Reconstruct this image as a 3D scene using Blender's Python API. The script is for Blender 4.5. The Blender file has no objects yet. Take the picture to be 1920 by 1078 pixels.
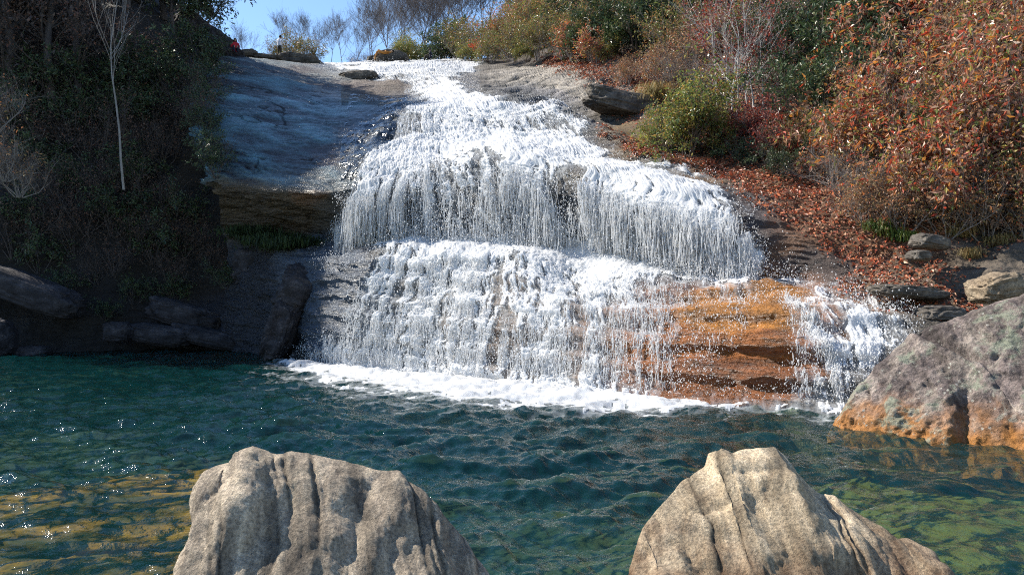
import bpy, math, random
import numpy as np
from mathutils import Vector

C = bpy.context.scene
COL = C.collection
R = math.radians
F_PX, H_EYE, HORIZ = 1507.0, 2.5, 560.0          # photo pixels: focal length, eye height above the pool, horizon row

# ------------------------------------------------------------------ camera, sky, sun, exposure
cam_data = bpy.data.cameras.new('camera')
cam = bpy.data.objects.new('camera', cam_data); COL.objects.link(cam)
cam.location = (0, 0, H_EYE); cam.rotation_euler = (R(90), 0, 0)
cam_data.sensor_width = 36.0; cam_data.lens = 36.0 * F_PX / 1920.0
cam_data.shift_y = (HORIZ - 539.0) / 1920.0
cam_data.clip_start = 0.1; cam_data.clip_end = 3000
C.camera = cam

SUN_AZ, SUN_EL = -67.0, 42.0                      # degrees; azimuth from +Y, negative = to the left
world = bpy.data.worlds.new("World"); C.world = world; world.use_nodes = True
wn = world.node_tree.nodes; wl = world.node_tree.links
bg = wn['Background']; sky = wn.new('ShaderNodeTexSky')
sky.sky_type = 'NISHITA'; sky.sun_disc = False
sky.sun_elevation = R(SUN_EL); sky.sun_rotation = R(SUN_AZ)
sky.air_density = 1.0; sky.dust_density = 0.0; sky.ozone_density = 4.0
wl.new(sky.outputs[0], bg.inputs[0]); bg.inputs[1].default_value = 0.11
sd = bpy.data.lights.new('sun', 'SUN'); sd.energy = 5.0; sd.angle = R(0.5); sd.color = (1.0, 0.93, 0.82)
so = bpy.data.objects.new('sun', sd); COL.objects.link(so)
S_DIR = Vector((math.sin(R(SUN_AZ)) * math.cos(R(SUN_EL)), math.cos(R(SUN_AZ)) * math.cos(R(SUN_EL)), math.sin(R(SUN_EL))))
so.rotation_euler = S_DIR.to_track_quat('Z', 'Y').to_euler(); so.location = (-40, 20, 60)
C.view_settings.view_transform = 'Standard'; C.view_settings.look = 'None'
C.view_settings.gamma = 1.0; C.view_settings.exposure = 1.0; C.view_settings.use_curve_mapping = False
C.render.engine = 'CYCLES'
C.cycles.max_bounces = 7; C.cycles.transparent_max_bounces = 12; C.cycles.diffuse_bounces = 4
C.cycles.caustics_reflective = False; C.cycles.caustics_refractive = False
C.cycles.sample_clamp_indirect = 6.0
C.cycles.pixel_filter_type = 'BLACKMAN_HARRIS'; C.cycles.filter_width = 1.1
C.cycles.use_denoising = False

# ------------------------------------------------------------------ helpers
def P(px, py, Y):
    return np.array([(px - 960.0) / F_PX * Y, Y, H_EYE + (HORIZ - py) / F_PX * Y])

def project(V):
    Y = np.maximum(V[:, 1], 0.05)
    return 960 + V[:, 0] / Y * F_PX, HORIZ - (V[:, 2] - H_EYE) / Y * F_PX

def _hash(ix, iy, iz, seed):
    with np.errstate(over='ignore'):
        h = (ix.astype(np.uint32) * np.uint32(374761393)) ^ (iy.astype(np.uint32) * np.uint32(668265263)) ^ (iz.astype(np.uint32) * np.uint32(2147483647 - 4711)) ^ np.uint32((seed * 974711 + 12345) & 0xffffffff)
        h = (h ^ (h >> np.uint32(13))) * np.uint32(1274126177)
        h = (h ^ (h >> np.uint32(16))) * np.uint32(2246822519)
        h = h ^ (h >> np.uint32(15))
    return h.astype(np.float32) / np.float32(2147483648.0) - 1.0

def noise(x, y, z, seed=0):
    x = np.asarray(x, np.float32); y = np.asarray(y, np.float32); z = np.asarray(z, np.float32)
    x, y, z = np.broadcast_arrays(x, y, z)
    fx, fy, fz = np.floor(x), np.floor(y), np.floor(z)
    ix, iy, iz = fx.astype(np.int32), fy.astype(np.int32), fz.astype(np.int32)
    tx, ty, tz = x - fx, y - fy, z - fz
    tx = tx * tx * (3 - 2 * tx); ty = ty * ty * (3 - 2 * ty); tz = tz * tz * (3 - 2 * tz)
    def L(a, b, t): return a + (b - a) * t
    c = [[[_hash(ix + i, iy + j, iz + k, seed) for k in (0, 1)] for j in (0, 1)] for i in (0, 1)]
    a = [[L(c[0][j][k], c[1][j][k], tx) for k in (0, 1)] for j in (0, 1)]
    b = [L(a[0][k], a[1][k], ty) for k in (0, 1)]
    return L(b[0], b[1], tz)

def fbm(x, y, z, octaves=4, seed=0, gain=0.5, ridged=False):
    s = 0; a = 1.0; f = 1.0; tot = 0
    for o in range(octaves):
        n = noise(x * f + o * 17.3, y * f - o * 5.1, z * f + o * 9.7, seed + o)
        if ridged: n = 1 - 2 * np.abs(n)
        s = s + n * a; tot += a; a *= gain; f *= 2.03
    return s / tot

def smooth(a, b, x):
    t = np.clip((x - a) / (b - a), 0, 1); return t * t * (3 - 2 * t)

def mesh_obj(name, verts, faces, mat, parent=None, attrs=None, smooth_shade=True, corner=None):
    """faces: list of int arrays (n,3) / (n,4). attrs: {name: (domain 'FLOAT'|'FLOAT_COLOR', per-vertex array)}"""
    verts = np.asarray(verts, np.float32)
    me = bpy.data.meshes.new(name)
    if not isinstance(faces, list): faces = [faces]
    faces = [np.asarray(f, np.int32) for f in faces if len(f)]
    nl = sum(f.size for f in faces); nf = sum(len(f) for f in faces)
    me.vertices.add(len(verts)); me.vertices.foreach_set('co', verts.ravel())
    me.loops.add(nl); me.loops.foreach_set('vertex_index', np.concatenate([f.ravel() for f in faces]))
    sizes = np.concatenate([np.full(len(f), f.shape[1], np.int32) for f in faces])
    me.polygons.add(nf)
    me.polygons.foreach_set('loop_start', np.concatenate([[0], np.cumsum(sizes)[:-1]]).astype(np.int32))
    me.polygons.foreach_set('use_smooth', np.full(nf, bool(smooth_shade)))
    me.update(calc_edges=True)
    for k, (ty, arr) in (attrs or {}).items():
        a = me.attributes.new(k, ty, 'POINT')
        arr = np.asarray(arr, np.float32)
        a.data.foreach_set('color' if ty == 'FLOAT_COLOR' else 'value', arr.ravel())
    if mat is not None: me.materials.append(mat)
    o = bpy.data.objects.new(name, me); COL.objects.link(o)
    if parent is not None: o.parent = parent
    return o

def tag(o, label=None, cat=None, group=None, kind=None):
    if label: o['label'] = label
    if cat: o['category'] = cat
    if group: o['group'] = group
    if kind: o['kind'] = kind
    return o

def empty(name, loc, label, cat, group=None):
    o = bpy.data.objects.new(name, None); COL.objects.link(o); o.location = tuple(float(v) for v in loc)
    o.empty_display_size = 0.2
    return tag(o, label, cat, group)

def copy_tree(src, loc, rz=0.0, sc=1.0, label=None, group=None):
    c = src.copy(); COL.objects.link(c)
    c.location = tuple(float(v) for v in loc); c.rotation_euler = (0, 0, rz)
    c.scale = (sc, sc, sc) if np.isscalar(sc) else sc
    if label: c['label'] = label
    if group: c['group'] = group
    elif 'group' in c: del c['group']
    for ch in list(src.children):
        d = ch.copy(); COL.objects.link(d); d.parent = c
    return c

def grid_faces(nr, nc, keep=None):
    i = np.arange(nr - 1)[:, None] * nc + np.arange(nc - 1)[None, :]
    q = np.stack([i, i + 1, i + nc + 1, i + nc], -1).reshape(-1, 4)
    return q if keep is None else q[keep.reshape(-1)]

def grid_normals(G):
    du = np.gradient(G, axis=1); dv = np.gradient(G, axis=0)
    n = np.cross(du, dv); n /= np.maximum(np.linalg.norm(n, axis=-1, keepdims=True), 1e-9)
    return n

def compact(verts, faces, attrs=None):
    used = np.unique(faces); m = np.full(len(verts), -1, np.int64); m[used] = np.arange(len(used))
    return verts[used], m[faces], {k: (t, np.asarray(a)[used]) for k, (t, a) in (attrs or {}).items()}

def resample(ctrl, sub, tension=0.5):
    """ctrl (n,m,3) -> Hermite-resampled along axis 0, sub[i] steps per band."""
    n = len(ctrl)
    seg = [np.linalg.norm(ctrl[i + 1] - ctrl[i], axis=-1, keepdims=True) + 1e-6 for i in range(n - 1)]
    d = [(ctrl[i + 1] - ctrl[i]) / seg[i] for i in range(n - 1)]
    T = [d[0]] + [(d[i - 1] * seg[i] + d[i] * seg[i - 1]) / (seg[i] + seg[i - 1]) for i in range(1, n - 1)] + [d[-1]]
    out = []; tt = []
    for i in range(n - 1):
        k = sub[i]; s = np.linspace(0, 1, k, endpoint=(i == n - 2))
        for t in s:
            h = (2*t**3 - 3*t*t + 1, t**3 - 2*t*t + t, -2*t**3 + 3*t*t, t**3 - t*t)
            m0 = (d[i] * (1 - tension) + T[i] * tension) * seg[i]; m1 = (d[i] * (1 - tension) + T[i + 1] * tension) * seg[i]
            out.append(h[0] * ctrl[i] + h[1] * m0 + h[2] * ctrl[i + 1] + h[3] * m1); tt.append(i + t)
    return np.array(out), np.array(tt)

def loft(rows, row_sub, col_sub, tr=0.5, tc=0.9):
    ctrl = np.array([[P(*p) for p in r] for r in rows])
    a, tv = resample(ctrl, row_sub, tr)
    b, tu = resample(np.swapaxes(a, 0, 1), col_sub, tc)
    return np.swapaxes(b, 0, 1), tu, tv

# ------------------------------------------------------------------ materials
class NT:
    def __init__(s, name):
        s.m = bpy.data.materials.new(name); s.m.use_nodes = True
        s.t = s.m.node_tree; s.t.nodes.clear()
    def n(s, kind, **kw):
        nd = s.t.nodes.new('ShaderNode' + kind)
        for k, v in kw.items():
            if k.startswith('i_'): nd.inputs[k[2:].replace('_', ' ')].default_value = v
            else: setattr(nd, k, v)
        return nd
    def l(s, a, b): s.t.links.new(a, b)
    def attr(s, name): return s.n('Attribute', attribute_name=name)
    def coord(s, which='Object', scale=None, rot=None):
        tc = s.n('TexCoord'); o = tc.outputs[which]
        if scale is not None or rot is not None:
            mp = s.n('Mapping'); s.l(o, mp.inputs['Vector'])
            if scale is not None: mp.inputs['Scale'].default_value = scale
            if rot is not None: mp.inputs['Rotation'].default_value = rot
            o = mp.outputs[0]
        return o
    def noise(s, vec, scale, detail=6, rough=0.6, dist=0.0):
        n = s.n('TexNoise'); s.l(vec, n.inputs['Vector'])
        n.inputs['Scale'].default_value = scale; n.inputs['Detail'].default_value = detail
        n.inputs['Roughness'].default_value = rough; n.inputs['Distortion'].default_value = dist
        return n.outputs['Fac']
    def ramp(s, fac, stops, interp='LINEAR'):
        r = s.n('ValToRGB'); s.l(fac, r.inputs[0]); cr = r.color_ramp; cr.interpolation = interp
        while len(cr.elements) < len(stops): cr.elements.new(0.5)
        for e, (p, c) in zip(cr.elements, stops):
            e.position = p; e.color = (c, c, c, 1) if np.isscalar(c) else (*c, 1)
        return r.outputs[0]
    def mix(s, a, b, fac, blend='MIX'):
        m = s.n('Mix', data_type='RGBA', blend_type=blend)
        for v, i in ((fac, 0), (a, 6), (b, 7)):
            if hasattr(v, 'is_linked') or hasattr(v, 'links'): s.l(v, m.inputs[i])
            elif i == 0: m.inputs[0].default_value = v
            else: m.inputs[i].default_value = (*v, 1) if len(v) == 3 else v
        return m.outputs[2]
    def math(s, op, a, b=None, c=None):
        m = s.n('Math', operation=op)
        for i, v in enumerate((a, b, c)):
            if v is None: continue
            if hasattr(v, 'links'): s.l(v, m.inputs[i])
            else: m.inputs[i].default_value = v
        return m.outputs[0]
    def bump(s, h, strength, dist, normal=None):
        b = s.n('Bump'); s.l(h, b.inputs['Height']); b.inputs['Strength'].default_value = strength; b.inputs['Distance'].default_value = dist
        if normal is not None: s.l(normal, b.inputs['Normal'])
        return b.outputs[0]
    def out(s, sh):
        o = s.n('OutputMaterial'); s.l(sh, o.inputs['Surface']); return s.m
    def principled(s, color, rough=0.7, normal=None, spec=0.5, **kw):
        p = s.n('BsdfPrincipled')
        if hasattr(color, 'links'): s.l(color, p.inputs['Base Color'])
        else: p.inputs['Base Color'].default_value = (*color, 1)
        if hasattr(rough, 'links'): s.l(rough, p.inputs['Roughness'])
        else: p.inputs['Roughness'].default_value = rough
        p.inputs['Specular IOR Level'].default_value = spec
        if normal is not None: s.l(normal, p.inputs['Normal'])
        for k, v in kw.items(): p.inputs[k].default_value = v
        return p.outputs[0]

def mat_bed():
    t = NT('streaked wet rock'); co = t.coord('Object')
    col = t.attr('tone').outputs['Color']; wet = t.attr('wet').outputs['Fac']
    strat = t.noise(t.coord('Object', (0.5, 0.5, 3.2), (0, R(14), 0)), 1.6, 8, 0.65, 0.4)
    fine = t.noise(co, 9.0, 8, 0.7)
    v = t.ramp(strat, [(0.28, 0.38), (0.45, 0.85), (0.6, 1.15), (0.78, 1.6)])
    v2 = t.ramp(fine, [(0.3, 0.62), (0.7, 1.35)])
    c = t.mix(t.mix(col, v, 1.0, 'MULTIPLY'), v2, 1.0, 'MULTIPLY')
    h = t.math('ADD', t.math('MULTIPLY', strat, 1.6), t.math('MULTIPLY', fine, 0.6))
    nrm = t.bump(h, 0.9, 0.22)
    rough = t.math('MULTIPLY_ADD', wet, -0.55, 0.85)
    rough = t.math('ADD', rough, t.math('MULTIPLY', t.math('SUBTRACT', fine, 0.5), 0.3))
    return t.out(t.principled(c, rough, nrm, 0.5))

def mat_boulder(name, ramp_stops, scale=(1, 1, 1), rot=(0, 0, 0), stain=None, lichen=None, bump=0.03, streak=2.2, grain=38, band=False):
    t = NT(name); co = t.coord('Object')
    st = t.noise(t.coord('Object', scale, rot), streak, 9, 0.68, 0.5)
    gr = t.noise(co, grain, 6, 0.75); big = t.noise(co, 1.3, 4, 0.55, 0.6)
    c = t.ramp(st, ramp_stops)
    c = t.mix(c, t.ramp(gr, [(0.30, 0.22), (0.5, 1.0), (0.68, 1.7)]), 0.9, 'MULTIPLY')
    c = t.mix(c, t.ramp(big, [(0.3, 0.72), (0.7, 1.2)]), 1.0, 'MULTIPLY')
    if band:
        cb = t.n('CombineColor'); bf = t.attr('band').outputs['Fac']
        for i_ in range(3): t.l(bf, cb.inputs[i_])
        c = t.mix(c, cb.outputs[0], 1.0, 'MULTIPLY')
    rough = 0.85
    sep = t.n('SeparateXYZ'); t.l(t.n('NewGeometry').outputs['Position'], sep.inputs[0])
    if stain:
        for (z0, z1, colour, amt) in stain:
            e = t.math('ADD', sep.outputs[2], t.math('MULTIPLY', t.math('SUBTRACT', t.noise(co, 2.4, 6, 0.65), 0.5), 1.3))
            mr = t.n('MapRange', interpolation_type='SMOOTHSTEP'); t.l(e, mr.inputs[0])
            mr.inputs[1].default_value = z1; mr.inputs[2].default_value = z0
            f = t.math('MULTIPLY', mr.outputs[0], amt)
            c = t.mix(c, t.mix(colour, t.ramp(gr, [(0.3, 0.5), (0.7, 1.5)]), 1.0, 'MULTIPLY'), f)
    if lichen:
        for (sc, lo, hi, colour) in lichen:
            f = t.ramp(t.noise(co, sc, 8, 0.72, 0.5), [(lo, 0.0), (hi, 1.0)])
            c = t.mix(c, t.mix(colour, t.ramp(gr, [(0.3, 0.6), (0.7, 1.3)]), 1.0, 'MULTIPLY'), t.math('MULTIPLY', f, 0.8))
        vo = t.n('TexVoronoi', feature='F1'); vo.inputs['Scale'].default_value = 8; t.l(co, vo.inputs['Vector'])
        f = t.ramp(vo.outputs['Distance'], [(0.16, 1.0), (0.24, 0.0)])
        f = t.math('MULTIPLY', f, t.ramp(t.noise(co, 4, 4), [(0.5, 0.0), (0.62, 0.8)]))
        c = t.mix(c, (0.42, 0.41, 0.36), f)
    h = t.math('ADD', t.math('MULTIPLY', st, 0.8), t.math('MULTIPLY', gr, 0.55))
    return t.out(t.principled(c, rough, t.bump(h, 1.0, bump), 0.3))

def mat_leaf(name, palette, rough=0.5, trans=0.45, jitter=0.12):
    t = NT(name)
    f = t.attr('tint').outputs['Fac']
    oi = t.n('ObjectInfo'); 
    f2 = t.math('FRACT', t.math('ADD', f, t.math('MULTIPLY', oi.outputs['Random'], jitter)))
    n = len(palette); stops = [((i + 0.0) / n, c) for i, c in enumerate(palette)]
    c = t.ramp(f2, stops, 'CONSTANT')
    gr = t.noise(t.coord('Object'), 2.2, 3)
    c = t.mix(c, t.ramp(gr, [(0.3, 0.7), (0.7, 1.25)]), 1.0, 'MULTIPLY')
    p = t.principled(c, rough, None, 0.4)
    tr = t.n('BsdfTranslucent'); t.l(c, tr.inputs[0])
    mx = t.n('MixShader'); mx.inputs[0].default_value = trans; t.l(p, mx.inputs[1]); t.l(tr.outputs[0], mx.inputs[2])
    return t.out(mx.outputs[0])

def mat_bark(name, a, b):
    t = NT(name)
    n = t.noise(t.coord('Object', (6, 6, 1.5)), 3.0, 6, 0.7)
    return t.out(t.principled(t.ramp(n, [(0.3, a), (0.7, b)]), 0.9, t.bump(n, 0.5, 0.02), 0.2))

def mat_plain(name, c, rough=0.8):
    t = NT(name); n = t.noise(t.coord('Object'), 14.0, 4)
    return t.out(t.principled(t.mix(c, t.ramp(n, [(0.3, 0.75), (0.7, 1.2)]), 1.0, 'MULTIPLY'), rough, None, 0.3))

def mat_foam(name='white water'):
    t = NT(name)
    n = t.noise(t.coord('Object'), 5.0, 6, 0.7)
    c = t.ramp(n, [(0.3, (0.84, 0.87, 0.90)), (0.6, (0.95, 0.95, 0.95))])
    p = t.principled(c, 0.6, t.bump(t.noise(t.coord('Object'), 30.0, 5, 0.7), 0.5, 0.04), 0.25)
    tr = t.n('BsdfTranslucent'); t.l(c, tr.inputs[0])
    mx = t.n('MixShader'); mx.inputs[0].default_value = 0.5; t.l(p, mx.inputs[1]); t.l(tr.outputs[0], mx.inputs[2])
    return t.out(mx.outputs[0])

def mat_film():
    """thin clear sheet of running water: mirror-like by Fresnel, otherwise see-through with a little blue body"""
    t = NT('clear running water')
    n = t.noise(t.coord('Object', (3, 1.2, 1.2)), 3.2, 5, 0.6)
    nrm = t.bump(n, 0.6, 0.06)
    g = t.n('BsdfGlossy'); g.inputs['Roughness'].default_value = 0.12; t.l(nrm, g.inputs['Normal'])
    tr = t.n('BsdfTransparent'); tr.inputs[0].default_value = (0.9, 0.95, 0.97, 1)
    fr = t.n('Fresnel'); fr.inputs[0].default_value = 1.33; t.l(nrm, fr.inputs['Normal'])
    mx = t.n('MixShader'); t.l(fr.outputs[0], mx.inputs[0]); t.l(tr.outputs[0], mx.inputs[1]); t.l(g.outputs[0], mx.inputs[2])
    return t.out(mx.outputs[0])

def mat_veil():
    t = NT('aerated thin water')
    n = t.noise(t.coord('Object', (1, 1, .45)), 6.0, 6, 0.7)
    f = t.math('MULTIPLY', t.attr('veil').outputs['Fac'], t.ramp(n, [(0.3, 0.35), (0.7, 1.0)]))
    d = t.n('BsdfDiffuse'); d.inputs[0].default_value = (0.86, 0.9, 0.93, 1)
    l = t.n('BsdfTranslucent'); l.inputs[0].default_value = (0.86, 0.9, 0.93, 1)
    w = t.n('MixShader'); w.inputs[0].default_value = 0.5; t.l(d.outputs[0], w.inputs[1]); t.l(l.outputs[0], w.inputs[2])
    tr = t.n('BsdfTransparent')
    mx = t.n('MixShader'); t.l(f, mx.inputs[0]); t.l(tr.outputs[0], mx.inputs[1]); t.l(w.outputs[0], mx.inputs[2])
    return t.out(mx.outputs[0])

def mat_pool():
    t = NT('pool water')
    co = t.coord('Object')
    n = t.noise(co, 5.5, 4, 0.6, 0.3)
    n2 = t.noise(co, 22.0, 3, 0.6, 0.2)
    nrm = t.bump(t.math('ADD', n, t.math('MULTIPLY', n2, 0.22)), 0.38, 0.075)
    g = t.n('BsdfGlossy'); g.inputs['Roughness'].default_value = 0.03; t.l(nrm, g.inputs['Normal'])
    tr = t.n('BsdfTransparent'); tr.inputs[0].default_value = (0.76, 0.82, 0.60, 1)
    df = t.n('BsdfDiffuse'); df.inputs[0].default_value = (0.005, 0.064, 0.068, 1)
    body = t.n('MixShader'); body.inputs[0].default_value = 0.25
    t.l(tr.outputs[0], body.inputs[1]); t.l(df.outputs[0], body.inputs[2])
    fr = t.n('Fresnel'); fr.inputs[0].default_value = 1.34; t.l(nrm, fr.inputs['Normal'])
    mx = t.n('MixShader'); t.l(fr.outputs[0], mx.inputs[0]); t.l(body.outputs[0], mx.inputs[1]); t.l(g.outputs[0], mx.inputs[2])
    return t.out(mx.outputs[0])

def mat_floor():
    t = NT('pool bed'); col = t.attr('tone').outputs['Color']; co = t.coord('Object')
    n = t.noise(co, 1.8, 8, 0.7); 
    return t.out(t.principled(t.mix(col, t.ramp(n, [(0.3, 0.65), (0.7, 1.35)]), 1.0, 'MULTIPLY'), 0.9, t.bump(n, 0.8, 0.2)))

M_FOAM = mat_foam(); M_BED = mat_bed()

# ------------------------------------------------------------------ terrain: the rock the stream runs over, and its right bank
rows = [
 # c0 far slab      c1 slab           c2 water edge     c3                c4                 c5 water edge     c6 rock            c7 bank foot       c8 bank
 [(380,760,38),     (560,760,32.5),   (600,780,29.5),   (850,800,24.8),   (1120,840,20.5),   (1560,900,17.0),  (1640,900,16.8),   (1760,900,16),     (2150,930,15.2)],
 [(400,655,39.6),   (545,672,33.8),   (600,682,30.9),   (850,705,26.0),   (1120,735,21.5),   (1560,772,17.8),  (1640,775,17.5),   (1760,790,16.4),   (2150,800,15.7)],
 [(415,590,39.0),   (560,590,32.6),   (630,590,30.0),   (860,590,26.2),   (1130,610,22.3),   (1530,650,18.9),  (1650,650,18.4),   (1790,660,17.6),   (2150,660,17.0)],
 [(430,520,38.6),   (590,490,32.0),   (690,475,30.0),   (880,487,27.3),   (1120,503,24.8),   (1440,553,21.5),  (1590,568,20.5),   (1720,590,19.5),   (2150,560,18.5)],
 [(425,450,38.4),   (605,440,35.6),   (690,450,32.2),   (880,460,29.0),   (1150,474,26.2),   (1440,545,22.6),  (1560,520,22.0),   (1700,500,21.3),   (2150,470,20.0)],
 [(400,345,34.2),   (610,362,31.6),   (690,350,30.8),   (830,310,30.5),   (1090,330,27.0),   (1385,405,23.5),  (1490,430,23.3),   (1640,420,22.8),   (2150,380,21.5)],
 [(375,262,36.5),   (600,290,35.0),   (712,275,34.0),   (830,264,34.5),   (1000,270,33.0),   (1180,292,30.0),  (1330,320,27.8),   (1540,350,25.3),   (2150,260,23.0)],
 [(372,200,40.0),   (600,225,40.0),   (735,215,38.0),   (820,210,37.5),   (960,205,36.5),    (1075,215,35.0),  (1170,258,32.8),   (1320,292,30.2),   (2150,150,25.0)],
 [(378,150,44.0),   (600,170,47.0),   (760,185,46.0),   (790,180,46.0),   (850,160,47.0),    (885,165,46.0),   (1010,200,42.0),   (1205,215,36.6),   (2150,40,27.5)],
 [(385,120,49.0),   (600,145,53.0),   (690,143,54.0),   (740,141,54.0),   (800,138,54.0),    (860,140,54.0),   (950,150,49.5),    (1130,150,43.0),   (2150,-60,30)],
 [(380,100,52.0),   (500,112,58.0),   (612,121,63.0),   (700,118,64.0),   (800,116,64.0),    (870,114,64.0),   (930,116,62.0),    (1030,108,54.0),   (2150,-160,33)],
 [(370,96,62.0),    (480,122,75.0),   (600,128,88.0),   (700,125,90.0),   (800,124,90.0),    (880,119,90.0),   (935,100,84.0),    (1010,50,76.0),    (2150,-300,42)],
 [(360,94,80.0),    (470,130,120.0),  (590,134,140.0),  (700,132,140.0),  (800,131,140.0),   (880,126,140.0),   (935,60,120.0),    (1010,-20,110.0),  (2150,-420,70)],
]
BED, TU, TV = loft(rows, [24, 110, 105, 34, 175, 80, 78, 64, 46, 44, 16, 8], [110, 110, 175, 185, 230, 80, 110, 150])
nr, nc = BED.shape[:2]
N0 = grid_normals(BED)
sgn = np.sign((N0 * (np.array([0, 0, H_EYE]) - BED)).sum(-1, keepdims=True)); sgn[sgn == 0] = 1
N0 = N0 * np.where(np.median(sgn) >= 0, 1, -1)
X, Y, Z = BED[..., 0], BED[..., 1], BED[..., 2]
px, py = project(BED.reshape(-1, 3)); px = px.reshape(nr, nc); py = py.reshape(nr, nc)
TUg, TVg = np.meshgrid(TU, TV)
tilt = Z + 0.16 * X - 0.10 * Y
strata = fbm(X * 0.25, Y * 0.25, tilt * 1.5, 4, 3, 0.55, True)
disp = 0.38 * fbm(X * 0.4, Y * 0.4, Z * 0.5, 4, 11) + 0.20 * strata + 0.07 * fbm(X * 2.2, Y * 2.2, Z * 3.5, 4, 21)
ledge = smooth(1.2, 2.2, TVg) * (1 - smooth(2.9, 3.1, TVg))
lw = (Z + .05 * X) * 9.0 + 2.6 * fbm(X * .45, Y * .45, Z * .3, 4, 5)
disp = disp + (0.05 + 0.055 * smooth(4.05, 4.4, TUg)) * np.tanh(3 * np.sin(lw * (1 + .0 * X))) * (smooth(0.9, 1.3, TVg) * (1 - smooth(2.8, 3.2, TVg)))
pr = np.exp(-((px - 1080) / 170) ** 4 - ((py - 165) / 60) ** 4)
t2 = Z - 0.42 * X + 0.25 * Y
prn = fbm(t2 * 2.0, X * .14, Y * .14, 6, 91, .68, True)
disp = disp + pr * (0.38 * prn - 0.1)
slab = (1 - smooth(1.2, 2.0, TUg)) * smooth(4.9, 5.3, TVg)
disp = disp * (1 - 0.55 * slab)
disp = disp * (1 - 0.8 * smooth(9.3, 9.9, TVg) * (1 - smooth(6.5, 7.5, TUg)))
bank = smooth(6.6, 7.4, TUg)
disp = disp + bank * 0.6 * fbm(X * 0.7, Y * 0.7, Z * 0.7, 4, 44)
_u = np.concatenate([[0], np.cumsum(np.linalg.norm(np.diff(BED[400], axis=0), axis=-1))])[None, :]
_v = np.concatenate([np.zeros((1, nc)), np.cumsum(np.linalg.norm(np.diff(BED, axis=0), axis=-1), axis=0)], 0)
qs = Z + .26 * X - .05 * Y + .35 * fbm(X * .4, Y * .4, Z * .4, 3, 97)
sstr = fbm(X * .42, Y * .25, qs * 2.1, 6, 96, .68)
crack = np.exp(-(fbm(X * .22, Y * .2, qs * .8, 4, 98) / .014) ** 2) * smooth(-.1, .2, fbm(X * .4, Y * .4, 1.3, 3, 99))
disp = disp * (1 - .5 * slab) + slab * (0.03 * np.tanh(4 * sstr) + 0.05 * sstr - 0.09 * crack)
BEDD = BED + N0 * disp[..., None]
lipn = np.exp(-((TVg - 3.05) / .75) ** 2) * smooth(1.2, 1.9, TUg) * (1 - smooth(5.0, 5.6, TUg))
BEDD[..., 2] += lipn * (.55 * fbm(X * .55, Y * .2, .3, 4, 92) + .12 * fbm(X * 2.4, Y * .8, .3, 3, 90)); BEDD[..., 1] += lipn * .7 * fbm(X * .6, 3.3, Z * .3, 4, 89)
edge = (1 - smooth(0.0, 0.55, TUg)) * smooth(4.7, 5.0, TVg)
BEDD[..., 0] += edge * (1.1 * fbm(Y * 1.3, Z * 1.3, 1.0, 6, 93, .72) - .2); BEDD[..., 2] += edge * 0.3 * fbm(Y * 1.2, X, Z, 3, 94)

def blobs(base, lst, px, py):
    c = np.broadcast_to(np.array(base, np.float32), px.shape + (3,)).copy()
    for (cx, cy, rx, ry, colr, w) in lst:
        d = ((px - cx) / rx) ** 2 + ((py - cy) / ry) ** 2
        d = d + 0.5 * fbm(px / 60.0, py / 40.0, 0.3, 4, 8)
        f = (w * (1 - smooth(0.55, 1.25, d)))[..., None]
        c = c * (1 - f) + np.array(colr, np.float32) * f
    return c
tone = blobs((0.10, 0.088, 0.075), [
    (520, 230, 240, 135, (0.055, 0.105, 0.125), 1.0),  # slab: algae teal plus the blue of skylit shade put into the colour
    (700, 170, 120, 26, (0.105, 0.072, 0.05), 0.9),
    (600, 135, 110, 22, (0.085, 0.08, 0.075), 0.8),
    (625, 290, 45, 22, (0.12, 0.06, 0.045), 0.6),
    (1080, 165, 190, 55, (0.19, 0.17, 0.145), 1.0),
    (1000, 190, 90, 22, (0.10, 0.10, 0.12), 0.6),
    (1560, 440, 260, 140, (0.16, 0.075, 0.035), 1.0),
    (1380, 330, 120, 55, (0.15, 0.085, 0.04), 0.9),
    (1180, 260, 70, 40, (0.15, 0.095, 0.04), 0.9),
    (1540, 520, 90, 55, (0.06, 0.048, 0.045), 0.8),
    (1690, 570, 120, 40, (0.20, 0.085, 0.022), 0.9),
    (1330, 640, 270, 140, (0.27, 0.09, 0.018), 1.0),
    (1390, 590, 150, 50, (0.36, 0.145, 0.022), 0.9),
    (1330, 720, 200, 50, (0.17, 0.055, 0.016), 0.7),
    (1000, 640, 180, 120, (0.17, 0.11, 0.075), 0.7),
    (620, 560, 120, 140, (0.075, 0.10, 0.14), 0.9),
    (480, 390, 130, 55, (0.10, 0.075, 0.05), 1.0),
    (580, 355, 40, 30, (0.17, 0.08, 0.03), 0.6),
    (880, 410, 260, 90, (0.045, 0.055, 0.07), 0.85),
    (1270, 440, 190, 110, (0.045, 0.052, 0.065), 0.8),
    (1800, 520, 180, 70, (0.13, 0.10, 0.07), 0.7),
    (880, 250, 260, 90, (0.05, 0.055, 0.062), 0.85),
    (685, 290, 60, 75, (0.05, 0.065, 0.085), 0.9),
    (590, 335, 110, 26, (0.065, 0.085, 0.095), 0.9),  # lower edge of the slab: sun patch dimmed through the rock colour
    (455, 570, 85, 120, (0.028, 0.03, 0.038), 0.95),
], px, py)
tone = tone * (1 + pr[..., None] * np.clip(prn * 3.6 - .35, -.85, .8)[..., None])
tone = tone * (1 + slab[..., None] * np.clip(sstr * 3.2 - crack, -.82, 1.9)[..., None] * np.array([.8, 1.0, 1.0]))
soil = np.maximum(bank * smooth(4.6, 5.4, TVg), smooth(5.6, 6.2, TUg) * smooth(9.6, 10.0, TVg))
tone = tone * (1 - soil[..., None]) + np.array([0.05, 0.034, 0.022]) * soil[..., None]
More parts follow.
